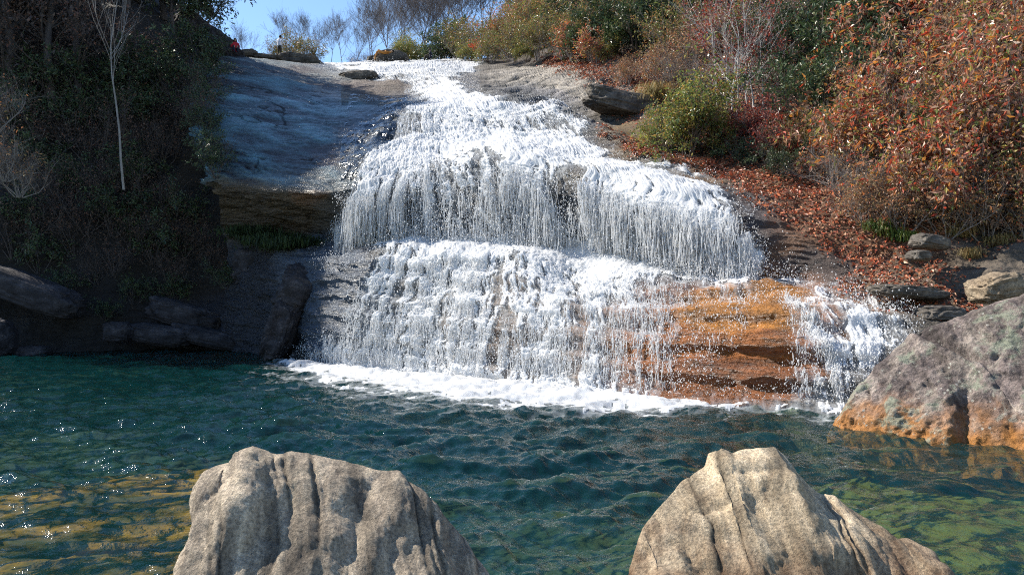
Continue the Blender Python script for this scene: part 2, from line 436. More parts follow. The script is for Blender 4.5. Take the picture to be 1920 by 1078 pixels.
wet = np.clip(1.0 - smooth(5.8, 6.6, TUg) * smooth(3.2, 4.2, TVg), 0.0, 1) * 0.9
wet = np.clip(wet + slab * (.25 - np.abs(sstr) * .5), 0, 1)
wet = wet * (1 - .55 * smooth(5.1, 5.5, TUg) * smooth(3.0, 4.0, TVg))
wet = np.where((px > 900) & (py < 200), 0.15, wet)
wet = wet * (1 - .6 * slab * (1 - smooth(150, 190, py)))
wet = np.where((px > 640) & (px < 760) & (py < 200), 0.3, wet)
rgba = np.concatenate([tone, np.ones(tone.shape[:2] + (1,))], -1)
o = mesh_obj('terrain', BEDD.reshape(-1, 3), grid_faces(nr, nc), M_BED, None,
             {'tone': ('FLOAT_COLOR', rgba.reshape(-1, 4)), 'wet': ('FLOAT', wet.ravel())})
tag(o, kind='structure')

# ------------------------------------------------------------------ left hillside
hrows = [
 [(-700,760,30),   (-350,760,31.5), (0,760,33.5),   (200,750,36),   (420,740,38.2),  (560,740,37.0)],
 [(-700,690,29),   (-350,676,32.5), (0,664,36.2),   (200,658,38.4), (420,655,39.6),  (540,655,39.0)],
 [(-700,560,33),   (-350,540,35.5), (0,500,38.6),   (200,490,40.6), (420,490,42),    (560,500,41.5)],
 [(-700,330,37),   (-350,290,39.0), (0,260,41.5),   (200,260,43.5), (370,300,45),    (480,330,46)],
 [(-700,130,41),   (-350,60,42.5),  (0,10,45),      (200,10,48),    (345,80,51),     (400,110,53)],
 [(-700,-60,46),   (-350,-140,48),  (0,-150,50),    (200,-60,54),   (360,30,60),     (430,98,64)],
 [(-700,-60,70),   (-350,-120,75),  (0,-110,80),    (200,-30,86),   (340,40,96),     (420,98,110)],
]
HL, HU, HV = loft(hrows, [8, 40, 60, 60, 40, 16], [50, 50, 60, 60, 40])
hn = grid_normals(HL); hx, hy, hz = HL[..., 0], HL[..., 1], HL[..., 2]
HLD = HL + hn * (0.7 * fbm(hx * .3, hy * .3, hz * .3, 4, 71) + 0.25 * fbm(hx * 1.2, hy * 1.2, hz * 1.4, 4, 72))[..., None]
hp, hq = project(HL.reshape(-1, 3)); hp = hp.reshape(hx.shape); hq = hq.reshape(hx.shape)
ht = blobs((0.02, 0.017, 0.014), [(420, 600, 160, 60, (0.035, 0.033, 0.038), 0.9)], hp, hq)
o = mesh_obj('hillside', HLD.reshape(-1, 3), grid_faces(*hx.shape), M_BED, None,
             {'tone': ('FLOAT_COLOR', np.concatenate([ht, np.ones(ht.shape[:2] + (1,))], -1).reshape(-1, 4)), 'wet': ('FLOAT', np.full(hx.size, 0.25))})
tag(o, kind='structure')

# lookup of a surface point under a photo pixel
_v = np.concatenate([BEDD[::2, ::2].reshape(-1, 3), HLD.reshape(-1, 3)])
_gx, _gy = project(_v)
def ground(x, y):
    d = (_gx - x) ** 2 + (_gy - y) ** 2
    i = np.argmin(d); near = np.where(d < max(d[i] * 1.2, 80.0))[0]
    return _v[near[np.argmin(_v[near, 1])]].copy()

# ------------------------------------------------------------------ pool water, pool bed
def waves(x, y, seed=5):
    rng = np.random.default_rng(seed); z = np.zeros_like(x)
    wx = x + 0.35 * fbm(x * .35, y * .35, 0.1, 3, 31); wy = y + 0.35 * fbm(x * .35, y * .35, 5.1, 3, 32)
    amp_mod = 0.75 + 0.45 * fbm(x * .25, y * .25, 2.2, 3, 33)
    for i in range(46):
        lam = 0.30 * (2.4 / 0.30) ** rng.random()
        th = rng.normal(-1.45, 0.75); k = 2 * math.pi / lam
        a = 0.0094 * lam ** 0.85
        ph = k * (wx * math.cos(th) + wy * math.sin(th)) + rng.random() * 6.28
        s = np.sin(ph)
        z += a * (1.25 * (0.5 + 0.5 * s) ** 1.7 - 0.5) * 2.0
    for i in range(26):
        lam = rng.uniform(.13, .32); th = rng.normal(-1.3, 1.0); k = 2 * math.pi / lam
        z += 0.0026 * lam / .2 * np.sin(k * (wx * math.cos(th) + wy * math.sin(th)) + rng.random() * 6.28)
    z += 0.018 * fbm(x * 2.4, y * 2.4, 0.7, 3, 34)
    return z * amp_mod
ry = np.concatenate([np.linspace(-6, 3.0, 10)[:-1], 3.0 * (46 / 3.0) ** np.linspace(0, 1, 620)])
ux = np.linspace(-1150, 2500, 1150)
gxx = (ux[None, :] - 960) / F_PX * np.maximum(ry, 6.0)[:, None]; gyy = np.broadcast_to(ry[:, None], gxx.shape)
wz = waves(gxx, gyy)
pool = np.stack([gxx, gyy, wz], -1)
o = mesh_obj('water', pool.reshape(-1, 3), grid_faces(*gxx.shape), mat_pool()); tag(o, kind='structure')

bx, by = np.meshgrid(np.linspace(-45, 30, 160), np.linspace(-8, 46, 130))
def bump2(x, y, cx, cy, rx, ry_): return np.exp(-((x - cx) / rx) ** 2 - ((y - cy) / ry_) ** 2)
shallow = 1.9 * bump2(bx, by, -6.0, 7.0, 4.0, 4.5) + 2.1 * bump2(bx, by, 8.0, 13.5, 5.0, 6.0) + 1.5 * bump2(bx, by, 5, 7.5, 3.6, 4) + .7 * bump2(bx, by, 1.5, 9, 4, 4)
bz = np.minimum(-2.9 + shallow + 0.3 * fbm(bx * .5, by * .5, 0, 4, 61), -0.45)
fc = np.array([0.006, 0.036, 0.038]) + np.clip(shallow, 0, 2)[..., None] / 2 * np.array([0.17, 0.16, 0.02])
o = mesh_obj('pool_floor', np.stack([bx, by, bz], -1).reshape(-1, 3), grid_faces(*bx.shape), mat_floor(), None,
             {'tone': ('FLOAT_COLOR', np.concatenate([fc, np.ones(fc.shape[:2] + (1,))], -1).reshape(-1, 4))}); tag(o, kind='structure')

# ------------------------------------------------------------------ the waterfall
def inside(poly, px, py):
    poly = np.array(poly, float); r = np.zeros(px.shape, bool); j = len(poly) - 1
    for i in range(len(poly)):
        xi, yi = poly[i]; xj, yj = poly[j]
        c = ((yi > py) != (yj > py)) & (px < (xj - xi) * (py - yi) / (yj - yi + 1e-12) + xi)
        r ^= c; j = i
    return r
def dist_poly(poly, px, py):
    poly = np.array(poly, float); d = np.full(px.shape, 1e9)
    for i in range(len(poly)):
        a, b = poly[i], poly[(i + 1) % len(poly)]; ab = b - a
        t = np.clip(((px - a[0]) * ab[0] + (py - a[1]) * ab[1]) / (ab @ ab + 1e-9), 0, 1)
        d = np.minimum(d, (px - a[0] - t * ab[0]) ** 2 + (py - a[1] - t * ab[1]) ** 2)
    return np.sqrt(d)
WATER = [(606,119),(700,116),(860,113),(915,118),(875,138),(850,152),(880,172),(935,192),(1040,200),(1090,232),(1120,272),(1190,300),(1280,322),
         (1340,352),(1390,402),(1420,452),(1436,548),(1500,560),(1600,568),(1680,598),(1702,630),(1655,690),(1605,730),(1562,785),(1530,785),
         (1300,790),(900,790),(700,740),(590,700),(625,640),(670,560),(700,500),(690,460),
         (672,400),(672,325),(712,285),(738,250),(762,205),(800,182),(745,160),(690,146),(640,137)]
pxd, pyd = project(BEDD.reshape(-1, 3)); pxd = pxd.reshape(nr, nc); pyd = pyd.reshape(nr, nc)
sdist = dist_poly(WATER, px, py) * np.where(inside(WATER, px, py), 1, -1)
soft = 9 + 30 * smooth(150, 500, py)
sdist = sdist + soft * 1.5 * fbm(X * .9, Y * .9, Z * .9, 4, 95)
Dn = smooth(-1.0, 1.0, sdist / soft)
def blob(cx, cy, rx, ry_, w): return w * np.exp(-(((px - cx) / rx) ** 2 + ((py - cy) / ry_) ** 2))
Dn = Dn + blob(1080, 360, 30, 40, -.85) + blob(985, 395, 45, 45, -.45) + blob(870, 430, 60, 40, -.32) + blob(770, 440, 50, 60, -.25) \
        + blob(1320, 470, 60, 45, -.15) + blob(1150, 430, 90, 40, -.18) + blob(780, 150, 70, 9, -.28) + blob(990, 240, 90, 16, -.24) \
        + blob(760, 235, 30, 25, -.25) + blob(940, 300, 110, 14, -.06) + blob(650, 600, 60, 80, -.25) + blob(1180, 640, 110, 90, -.28) + blob(1000, 650, 120, 50, -.2) \
        + blob(820, 570, 50, 60, -.1) + blob(1560, 600, 60, 30, -.2) + blob(1600, 650, 50, 30, .2) + blob(780, 490, 80, 12, .25) \
        + blob(1190, 500, 60, 14, .3) + blob(650, 420, 30, 50, .28) + blob(1330, 545, 70, 12, .12) + blob(1230, 690, 80, 60, -.12) \
        + blob(640, 500, 60, 35, .35) + blob(620, 640, 50, 40, .25) + blob(1400, 700, 110, 70, -.9) + blob(1360, 590, 110, 32, -.5) + blob(1450, 640, 45, 85, -.65) + blob(1280, 735, 40, 30, -.3) + blob(1240, 540, 60, 30, -.25) + blob(1280, 630, 60, 60, -.12) + blob(1300, 545, 60, 20, -.25)
# flow coordinates in metres: su constant down each stream line, sv the run length
seg_u = np.linalg.norm(np.diff(BED[200], axis=0), axis=-1); su = np.concatenate([[0], np.cumsum(seg_u)])
su = np.broadcast_to(su[None, :], (nr, nc))
sv = np.concatenate([np.zeros((1, nc)), np.cumsum(np.linalg.norm(np.diff(BED, axis=0), axis=-1), axis=0)], 0)
steep = np.clip(1.4 * (1 - np.abs(N0[..., 2])), 0, 1)
wu = su + 0.14 * fbm(su * 1.5, sv * 1.0, 0, 3, 101); wv = sv + 0.3 * fbm(su * 1.5, sv * 1.0, 7, 3, 102)
streak = fbm(wu * 3.6, wv * 0.40, 0.5, 5, 103, 0.68)
lace = fbm(wu * 3.2, wv * 1.6, 1.5, 5, 104, 0.72, True)
froth = fbm(wu * 3.4, wv * 2.6, 2.5, 6, 105, 0.74)
fine = fbm(wu * 13.0, wv * 7.0, 4.5, 4, 107, 0.7)
big = fbm(su * .55, sv * .40, 3.5, 4, 106)
curt = smooth(4.0, 4.15, TVg) * (1 - smooth(4.95, 5.35, TVg))
low = smooth(0.8, 1.2, TVg) * (1 - smooth(3.1, 3.4, TVg))
step2 = smooth(6.0, 6.1, TVg) * (1 - smooth(6.9, 7.05, TVg)); step3 = smooth(8.0, 8.1, TVg) * (1 - smooth(8.9, 9.1, TVg))
top3 = 1.25 * np.exp(-((TVg - 3.5) / .62) ** 2) + np.exp(-((TVg - 6.0) / .18) ** 2) + np.exp(-((TVg - 8.0) / .25) ** 2)
qa = su + .22 * fbm(su * 2.2, sv * 1.6, 11, 4, 111, .65); qb = sv + .35 * fbm(su * 2.2, sv * 1.6, 13, 4, 112, .65)
web = 1 - 3.2 * np.abs(noise(qa * 5.0, qb * (2.4 - 1.2 * curt - 1.0 * low), 0.5, 113)); web2 = 1 - 3.0 * np.abs(noise(qa * 10.0 + 7, qb * (4.6 - 2.5 * curt - 2.2 * low), 0.9, 114))
net = np.maximum(web, web2 * .8)
Nn = streak * (0.35 + 0.75 * curt + 0.5 * (step2 + step3) + .45 * low) + lace * .25 + froth * 0.55 + 0.5 * big + 0.18 * fine + net * .32
cover = 0.13 - 0.20 * curt - 0.26 * low - 0.13 * (step2 + step3) + 0.22 * top3
Fm = np.where(Dn > 0.02, (Dn - 1.0) * 1.5 + cover + 0.85 * Nn, -1)
relief = np.clip(Fm, 0, 1.0) ** 0.5 * (0.06 + 0.05 * froth) + 0.022 * fine + 0.04 * np.clip(froth, 0, 1) + 0.03 * top3 + .02 * np.clip(net, 0, 1)
fall_t = np.clip(TVg - 4.0, 0, 1); leap = np.where((TVg > 4) & (TVg < 5), 0.55 * fall_t ** 0.8 * np.sin(np.pi * fall_t) ** 0.6, 0)
off = 0.05 + relief + leap * smooth(0.2, 0.6, Dn)
FOAM = BEDD + N0 * off[..., None]
fkeep = (Fm[:-1, :-1] + Fm[1:, :-1] + Fm[:-1, 1:] + Fm[1:, 1:]) * 0.25 > 0.0
fkeep &= (FOAM[:-1, :-1, 2] > -0.3)
v, f, _ = compact(FOAM.reshape(-1, 3), grid_faces(nr, nc, fkeep))
VV = [v]; FF = [f]; base_i = len(v)

# loose falling strands in front of the curtain and the lower ledges (thin three-sided ropes, part of the waterfall)
rng = np.random.default_rng(77)
def strands(count, tv0, tv1, tu0, tu1, lo, hi, rad, out_lo, out_hi):
    global base_i
    made = 0; tries = 0
    vs = []; fs = []
    while made < count and tries < count * 12:
        tries += 1
        r = int(np.searchsorted(TV, rng.uniform(tv0, tv1))); c = int(np.searchsorted(TU, rng.uniform(tu0, tu1)))
        r = min(r, nr - 2); c = min(c, nc - 1)
        if Dn[r, c] < rng.uniform(0.25, 0.8) or streak[r, c] + .5 * big[r, c] < rng.normal(.05, .12): continue
        L = rng.uniform(lo, hi); k = 5
        rr = r; p = BEDD[r, c] + N0[r, c] * (off[r, c] + rng.uniform(out_lo, out_hi))
        pts = []
        d = np.array([rng.normal(0, .06), -abs(rng.normal(0.05, .08)), -1.0])
        for q in range(k):
            pts.append(p + d * L * q / (k - 1) + rng.normal(0, .018, 3))
        rad_q = rad * rng.uniform(.5, 1.4) * np.array([.3, 1, .7, 1.1, .25])
        for q in range(k):
            for a in (0, 2.09, 4.19):
                vs.append(pts[q] + rad_q[q] * np.array([math.cos(a), math.sin(a), 0]))
        b = base_i + made * 3 * k
        for q in range(k - 1):
            for a in range(3):
                a2 = (a + 1) % 3
                fs.append((b + q * 3 + a, b + q * 3 + a2, b + q * 3 + 3 + a2, b + q * 3 + 3 + a))
        made += 1
    if made:
        VV.append(np.array(vs)); FF.append(np.array(fs)); base_i += len(vs)
strands(5200, 4.1, 4.95, 1.85, 5.0, .25, 1.2, .0125, .0, .30)
strands(160, 4.3, 4.98, 1.25, 1.9, .5, 2.0, .010, .0, .25)
strands(4200, 1.2, 2.9, 1.9, 4.4, .15, .6, .0125, .0, .14)
strands(900, 1.2, 2.8, 4.2, 5.3, .12, .4, .013, .0, .12)
strands(500, 6.2, 6.9, 2.2, 5.0, .15, .5, .018, .0, .2)
strands(400, 8.1, 9.0, 2.2, 5.0, .2, .6, .022, .0, .2)
o = mesh_obj('waterfall', np.concatenate(VV), [np.concatenate(FF)], M_FOAM); tag(o, kind='structure')

# the thin half-clear sheet that runs between the strands of white water
vw = smooth(-.75, .35, Fm + .25 * streak) * smooth(0.05, .5, Dn)
VEIL = BEDD + N0 * (0.035 + .8 * leap * smooth(0.2, 0.6, Dn) + .03 * froth)[..., None]
kv = ((vw[:-1, :-1] + vw[1:, 1:]) * .5 > 0.06) & (VEIL[:-1, :-1, 2] > -.2) & (TVg[:-1, :-1] > .8) & (TVg[:-1, :-1] < 10.5)
v, f, at = compact(VEIL.reshape(-1, 3), grid_faces(nr, nc, kv), {'veil': ('FLOAT', np.clip(vw * .74, 0, 1).ravel())})
o = mesh_obj('water', v, f, mat_veil(), None, at); tag(o, kind='structure')

# thin clear film of water around the white water
film_d = smooth(-60, 15, sdist)
kf = ((TUg[:-1, :-1] > 1.35) & (TUg[:-1, :-1] < 2.2) & (TVg[:-1, :-1] > 4.95) & (TVg[:-1, :-1] < 8.0) & ((big + froth * .8)[:-1, :-1] > -0.02))
FILM = BEDD + N0 * (0.03 + 0.02 * fbm(wu * 4, wv * 2, 8.5, 3, 108))[..., None]
v, f, _ = compact(FILM.reshape(-1, 3), grid_faces(nr, nc, kf))
o = mesh_obj('water', v, f, mat_film()); tag(o, kind='structure')

# flying drops
rr, cc = np.where((Dn > 0.25) & (TVg > 1.0) & (TVg < 10) & (rng.random((nr, nc)) < 0.30))
w = (0.25 + 0.9 * curt + 0.8 * low)[rr, cc] * (1.2 - np.clip(Dn[rr, cc], 0, 1) * .6)
sel = rng.random(len(rr)) < w * (60000 / w.sum()); rr, cc = rr[sel], cc[sel]; r2, c2 = np.where((Dn > .4) & (TVg > 3.0) & (TVg < 4.35) & (rng.random((nr, nc)) < .16)); rr = np.concatenate([rr, r2]); cc = np.concatenate([cc, c2]); n = len(rr)
pos = BEDD[rr, cc] + N0[rr, cc] * (off[rr, cc] + rng.gamma(1.2, .13, n) * (1 + 1.2 * np.exp(-((TVg[rr, cc] - 3.8) / .5) ** 2)))[:, None] + rng.normal(0, .08, (n, 3))
sz = np.clip(rng.gamma(1.6, .0042, n), .003, .017) * (0.55 + BEDD[rr, cc, 1] / 60)
oct_v = np.array([[1, 0, 0], [-1, 0, 0], [0, 1, 0], [0, -1, 0], [0, 0, 1.8], [0, 0, -1.4]])
oct_f = np.array([[0, 2, 4], [2, 1, 4], [1, 3, 4], [3, 0, 4], [2, 0, 5], [1, 2, 5], [3, 1, 5], [0, 3, 5]])
v = (pos[:, None, :] + oct_v[None] * sz[:, None, None]).reshape(-1, 3)
f = (oct_f[None] + (np.arange(n) * 6)[:, None, None]).reshape(-1, 3)
o = mesh_obj('spray', v, f, M_FOAM); tag(o, kind='stuff')

# foam floating at the foot of the falls
line = np.array([P(540, 681, 31.1), P(600, 690, 29.0), P(700, 702, 26.5), P(850, 716, 24.2), P(1000, 735, 21.6), P(1150, 748, 20.0), P(1250, 757, 19.1), P(1400, 763, 18.6), P(1500, 767, 18.2), P(1565, 774, 17.6)])
strength = np.array([.55, .8, 1.1, 1.25, 1.25, 1.15, .9, .42, .35, .65])
dmin = np.full(gxx.shape, 1e9); st = np.zeros(gxx.shape)
for i in range(len(line) - 1):
    a, b = line[i, :2], line[i + 1, :2]; ab = b - a
    t = np.clip(((gxx - a[0]) * ab[0] + (gyy - a[1]) * ab[1]) / (ab @ ab), 0, 1)
    d = np.hypot(gxx - a[0] - t * ab[0], gyy - a[1] - t * ab[1]); m = d < dmin
    dmin = np.where(m, d, dmin); st = np.where(m, strength[i] + (strength[i + 1] - strength[i]) * t, st)
fn = fbm(gxx * 1.6, gyy * 2.6, 0, 5, 201, .62) + 0.6 * fbm(gxx * 2.2, gyy * 4.0, 3, 4, 202, .6, True)
Ff = 1.15 * st - dmin / (1.7 * st + 0.15) * 0.95 + 0.9 * fn + 0.7 * fbm(gxx * 6, gyy * 11, 5, 4, 205, .7) - 0.55
zf = wz + 0.012 + np.clip(Ff, 0, 1.2) ** .7 * 0.035 + 0.03 * fbm(gxx * 6, gyy * 6, 1, 3, 203) + 0.12 * np.exp(-(dmin / .5) ** 2) * (0.5 + fn)
kp = (Ff[:-1, :-1] + Ff[1:, 1:] + Ff[1:, :-1] + Ff[:-1, 1:]) * .25 > 0
v, f, _ = compact(np.stack([gxx, gyy, zf], -1).reshape(-1, 3), grid_faces(*gxx.shape, kp))
o = mesh_obj('foam', v, f, M_FOAM); tag(o, kind='stuff')
vf = smooth(-.85, .25, Ff + .35 * fbm(gxx * 2.4, gyy * 5, 9, 5, 206, .7) * 2.0) * .6
kf2 = (vf[:-1, :-1] > .04)
v, f, at = compact(np.stack([gxx, gyy, wz + .008], -1).reshape(-1, 3), grid_faces(*gxx.shape, kf2), {'veil': ('FLOAT', vf.ravel())})
o = mesh_obj('foam', v, f, mat_veil(), None, at); tag(o, kind='stuff')

# ------------------------------------------------------------------ boulders traced by their skyline, given real depth
def ridge_boulder(name, sil, zb, depth_f, depth_b, mat, label, crease, seed, amp=1.0, gpow=1.5, nx=420, ns=280, rib=.014, extra=None, cat='boulder'):
    sil = np.array(sil, float); s = np.linspace(0, len(sil) - 1, nx)
    # distribute by arc length
    seg = np.hypot(np.diff(sil[:, 0]), np.diff(sil[:, 1])); L = np.concatenate([[0], np.cumsum(seg)])
    l = np.linspace(0, L[-1], nx)
    sp = np.stack([np.interp(l, L, sil[:, k]) for k in range(3)], -1)
    ridge = np.stack([(sp[:, 0] - 960) / F_PX * sp[:, 2], sp[:, 2], H_EYE + (HORIZ - sp[:, 1]) / F_PX * sp[:, 2]], -1)
    hgt = np.maximum(ridge[:, 2] - zb, 0.0); rel = np.sqrt(np.clip(hgt / hgt.max(), 0.0, 1)) + 0.02
    t = np.linspace(-1, 1, ns)                       # -1 back foot, 0 ridge, 1 front foot
    G = np.zeros((ns, nx, 3))
    cx = ridge[:, 0].mean()
    for i, u in enumerate(t):
        a = abs(u)
        if u >= 0:
            G[i, :, 1] = ridge[:, 1] - depth_f * rel * a ** 0.95; g = a ** gpow
        else:
            G[i, :, 1] = ridge[:, 1] + depth_b * rel * a; g = a ** 0.9
        G[i, :, 2] = ridge[:, 2] - hgt * g
        G[i, :, 0] = ridge[:, 0] + (ridge[:, 0] - cx) * -0.20 * a
    n = grid_normals(G)
    if n[ns // 2 + 10, nx // 2, 2] < 0: n = -n
    x, y, z = G[..., 0], G[..., 1], G[..., 2]
    fr = np.clip(t, 0, 1)[:, None] + 0 * x
    d = 0.06 * fbm(x * 1.6, y * 1.6, z * 1.6, 4, seed) + 0.075 * (np.abs(noise(x * 2.1 - y * .6, y * 1.7, z * 1.7, seed + 60)) - .3) + 0.05 * (np.abs(noise(x * 4.7 + y, y * 4.3, z * 4.1, seed + 61)) - .3) + 0.020 * fbm(x * 6, y * 6, z * 6, 4, seed + 9) + 0.012 * fbm(x * 20, y * 20, z * 20, 4, seed + 19, .75)
    slope, freq, depth = crease
    q = x + slope * fr * (depth_f) + 0.16 * fbm(x * 1.4, y * 1.4, z * 1.4, 3, seed + 5)
    r1 = np.random.default_rng(seed); 
    crease_dark = np.zeros_like(x)
    for k in range(freq):
        q0 = r1.uniform(x.min(), x.max()); wd = r1.uniform(.006, .018) * amp; dp = depth * r1.uniform(.3, 1.0)
        mask = smooth(-.2, .5, noise(y * 1.2 + k, z * 1.2, k * 3.3, seed + 30))
        crease_dark = np.maximum(crease_dark, np.exp(-((q - q0) / (wd * 1.1)) ** 2) * mask)
        d = d - dp * np.exp(-((q - q0) / wd) ** 2) * mask + (0.16 * dp * np.tanh((q - q0) / (wd * 2)) * r1.choice([-1, 1]))
    d = d + rib * fbm(q * 5.0, fr * .9, 0.4, 5, seed + 70, .62, True)
    if extra is not None: d = d + extra(x, y, z, fr)
    env = smooth(0.0, 0.12, (hgt / hgt.max()))[None, :] * (0.35 + 0.65 * smooth(0.0, 0.08, np.abs(t)))[:, None]
    G = G + n * (d * env * amp)[..., None]
    c = np.array([G[..., 0].mean(), G[..., 1].mean(), 0.0])
    band = fbm(q * 8, fr * 1.3, 0.8, 5, seed + 80, .65)
    band = np.clip(1 + 1.1 * band, .35, 1.7) * (1 - .62 * crease_dark)  # colour also goes darker along the creases
    o = mesh_obj(name, (G - c).reshape(-1, 3), grid_faces(ns, nx), mat, None, {'band': ('FLOAT', band.ravel())}); o.location = c
    return tag(o, label, cat)

M_B1 = mat_boulder('grey ribbed rock', [(0.30, (0.12, 0.095, 0.072)), (0.45, (0.28, 0.228, 0.17)), (0.58, (0.41, 0.335, 0.245)), (0.72, (0.53, 0.435, 0.30))], (3.2, 1.0, 0.4), (0, R(-22), 0), [(-.02, .16, (0.05, 0.04, 0.03), .9)], None, 0.05, 2.2, 44, True)
M_B2 = mat_boulder('tan ribbed rock', [(0.28, (0.21, 0.145, 0.09)), (0.44, (0.38, 0.295, 0.19)), (0.6, (0.50, 0.405, 0.28)), (0.75, (0.57, 0.48, 0.34))], (2.8, 1.0, 0.45), (0, R(8), 0), [(0.25, 1.0, (0.12, 0.05, 0.02), 0.9)], None, 0.045, 2.0, 44, True)
M_B3 = mat_boulder('lichened rock', [(0.30, (0.055, 0.044, 0.042)), (0.46, (0.135, 0.108, 0.10)), (0.6, (0.22, 0.185, 0.16)), (0.74, (0.32, 0.28, 0.235))], (1, 1, 1), (0, 0, 0),
                   [(-0.1, 0.85, (0.36, 0.15, 0.03), 0.9)], [(0.9, 0.545, 0.60, (0.23, 0.255, 0.19)), (3.0, 0.58, 0.64, (0.30, 0.29, 0.24))], 0.10, 2.2, 17, True)
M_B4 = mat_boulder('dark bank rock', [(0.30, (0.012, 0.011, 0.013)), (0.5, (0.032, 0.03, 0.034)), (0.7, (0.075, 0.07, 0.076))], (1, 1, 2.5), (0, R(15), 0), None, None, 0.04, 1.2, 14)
M_B5 = mat_boulder('summit rock', [(0.30, (0.045, 0.038, 0.033)), (0.5, (0.10, 0.088, 0.075)), (0.7, (0.18, 0.155, 0.125))], (1, 1, 2.5), (0, R(10), 0), None, None, 0.05, 0.9, 8)
M_B7 = mat_boulder('pale tan rock', [(0.28, (0.11, 0.08, 0.055)), (0.5, (0.22, 0.17, 0.115)), (0.75, (0.33, 0.27, 0.19))], (1, 1, 2.2), (0, R(12), 0), None, None, 0.04, 1.4, 20)
M_B6 = mat_boulder('ochre sunken rock', [(0.34, (0.035, 0.04, 0.012)), (0.46, (0.14, 0.085, 0.016)), (0.56, (0.34, 0.165, 0.02)), (0.7, (0.52, 0.29, 0.04))], (1, 1, 1), (0, 0, 0), None, None, 0.04, 1.1, 5)

YL = 5.9
sil = [(322,1420,5.3),(330,1180,5.4),(345,1078,5.5),(352,1015,5.6),(385,965,5.7),(400,930,5.75),(394,905,5.8),(402,880,5.8),(440,868,5.85),(456,846,5.9),(475,841,5.9),(520,855,5.95),(545,849,6.0),(590,855,6.0),(640,864,6.0),(700,878,6.0),(748,884,6.0),(768,905,5.95),(800,930,5.9),(828,955,5.85),(862,1005,5.8),(920,1080,5.7),(980,1180,5.6),(1090,1420,5.5)]
ridge_boulder('boulder', sil, -0.5, 1.9, 0.9, M_B1, 'big grey ribbed boulder rising from the water at the near edge of the pool', (-0.35, 24, 0.030), 3, 1.0, 1.45)
sil = [(1120,1420,5.6),(1150,1200,5.6),(1172,1078,5.7),(1193,1022,5.8),(1200,990,5.9),(1240,940,6.1),(1275,900,6.3),(1318,872,6.4),(1326,847,6.45),(1352,836,6.45),(1376,845,6.45),(1400,838,6.5),(1452,834,6.5),(1470,850,6.5),(1490,882,6.4),(1512,905,6.35),(1535,922,6.3),(1565,930,6.25),(1605,960,6.2),(1642,985,6.1),(1672,1012,6.0),(1700,1014,6.0),(1722,1026,5.95),(1740,1062,5.9),(1760,1080,5.9),(1830,1200,5.8),(1920,1420,5.7)]
ridge_boulder('boulder', sil, -0.5, 2.1, 0.9, M_B2, 'tan sunlit boulder with vertical ribs and a brown wet foot', (0.03, 22, 0.03), 8, 1.0, 1.4)
sil = [(1552,830,15.7),(1564,795,15.9),(1600,735,15.9),(1640,690,15.9),(1680,652,15.9),(1704,628,15.9),(1722,622,15.8),(1760,610,15.7),(1800,598,15.5),(1850,580,15.2),(1900,562,15.0),(1960,540,14.8),(2100,530,14.4),(2250,600,14.2),(2330,860,14.0)]
def big_extra(x, y, z, fr):
    e = -0.30 * np.exp(-((x - 9.15 - 0.25 * (z - 1.2)) / .16) ** 2) * smooth(0.4, 0.9, z) * (1 - smooth(1.6, 2.0, z))
    e += -0.22 * np.exp(-((x - 8.0 - 0.4 * (z - .6)) / .10) ** 2) * (1 - smooth(.9, 1.4, z))
    e += -0.20 * np.exp(-((x - 8.2 + 0.9 * (z - 1.6)) / .10) ** 2) * smooth(1.1, 1.5, z)
    return e + 0.26 * fbm(x * .9, y * .9, z * .9, 3, 404) + 0.10 * fbm(x * 3, y * 3, z * 3, 5, 405, .62, True)
ridge_boulder('boulder', sil, -0.5, 3.4, 1.6, M_B3, 'huge lichen-spotted boulder with an orange stained foot beside the lower falls', (0.1, 9, 0.07), 21, 1.0, 1.35, 420, 280, .03, big_extra)

def lump(name, c, r, mat, label, seed, cat='rock', rz=0, tilt=0, rough=0.22, n=(90, 60), group=None, flat=1.0):
    th = np.linspace(0, 2 * np.pi, n[0]); ph = np.linspace(0.0, np.pi, n[1])
    T, H = np.meshgrid(th, ph)
    d = np.stack([np.cos(T) * np.sin(H), np.sin(T) * np.sin(H), np.cos(H)], -1)
    e = np.sign(d) * np.abs(d) ** 0.62                              # blocky
    e[..., :] = e * 0.9
    k = 1 + rough * fbm(d[..., 0] * 1.5, d[..., 1] * 1.5, d[..., 2] * 1.5, 3, seed) + 0.55 * rough * fbm(d[..., 0] * 4, d[..., 1] * 4, d[..., 2] * 7, 5, seed + 3, .6, True)
    g = e * k[..., None] * np.array(r)
    if tilt:
        ct, s_ = math.cos(tilt), math.sin(tilt)
        g = np.stack([g[..., 0] * ct + g[..., 2] * s_, g[..., 1], -g[..., 0] * s_ + g[..., 2] * ct], -1)
    o = mesh_obj(name, g.reshape(-1, 3), grid_faces(n[1], n[0]), mat)
    o.location = tuple(float(q) for q in c); o.rotation_euler = (0, 0, rz)
    return tag(o, label, cat, group)

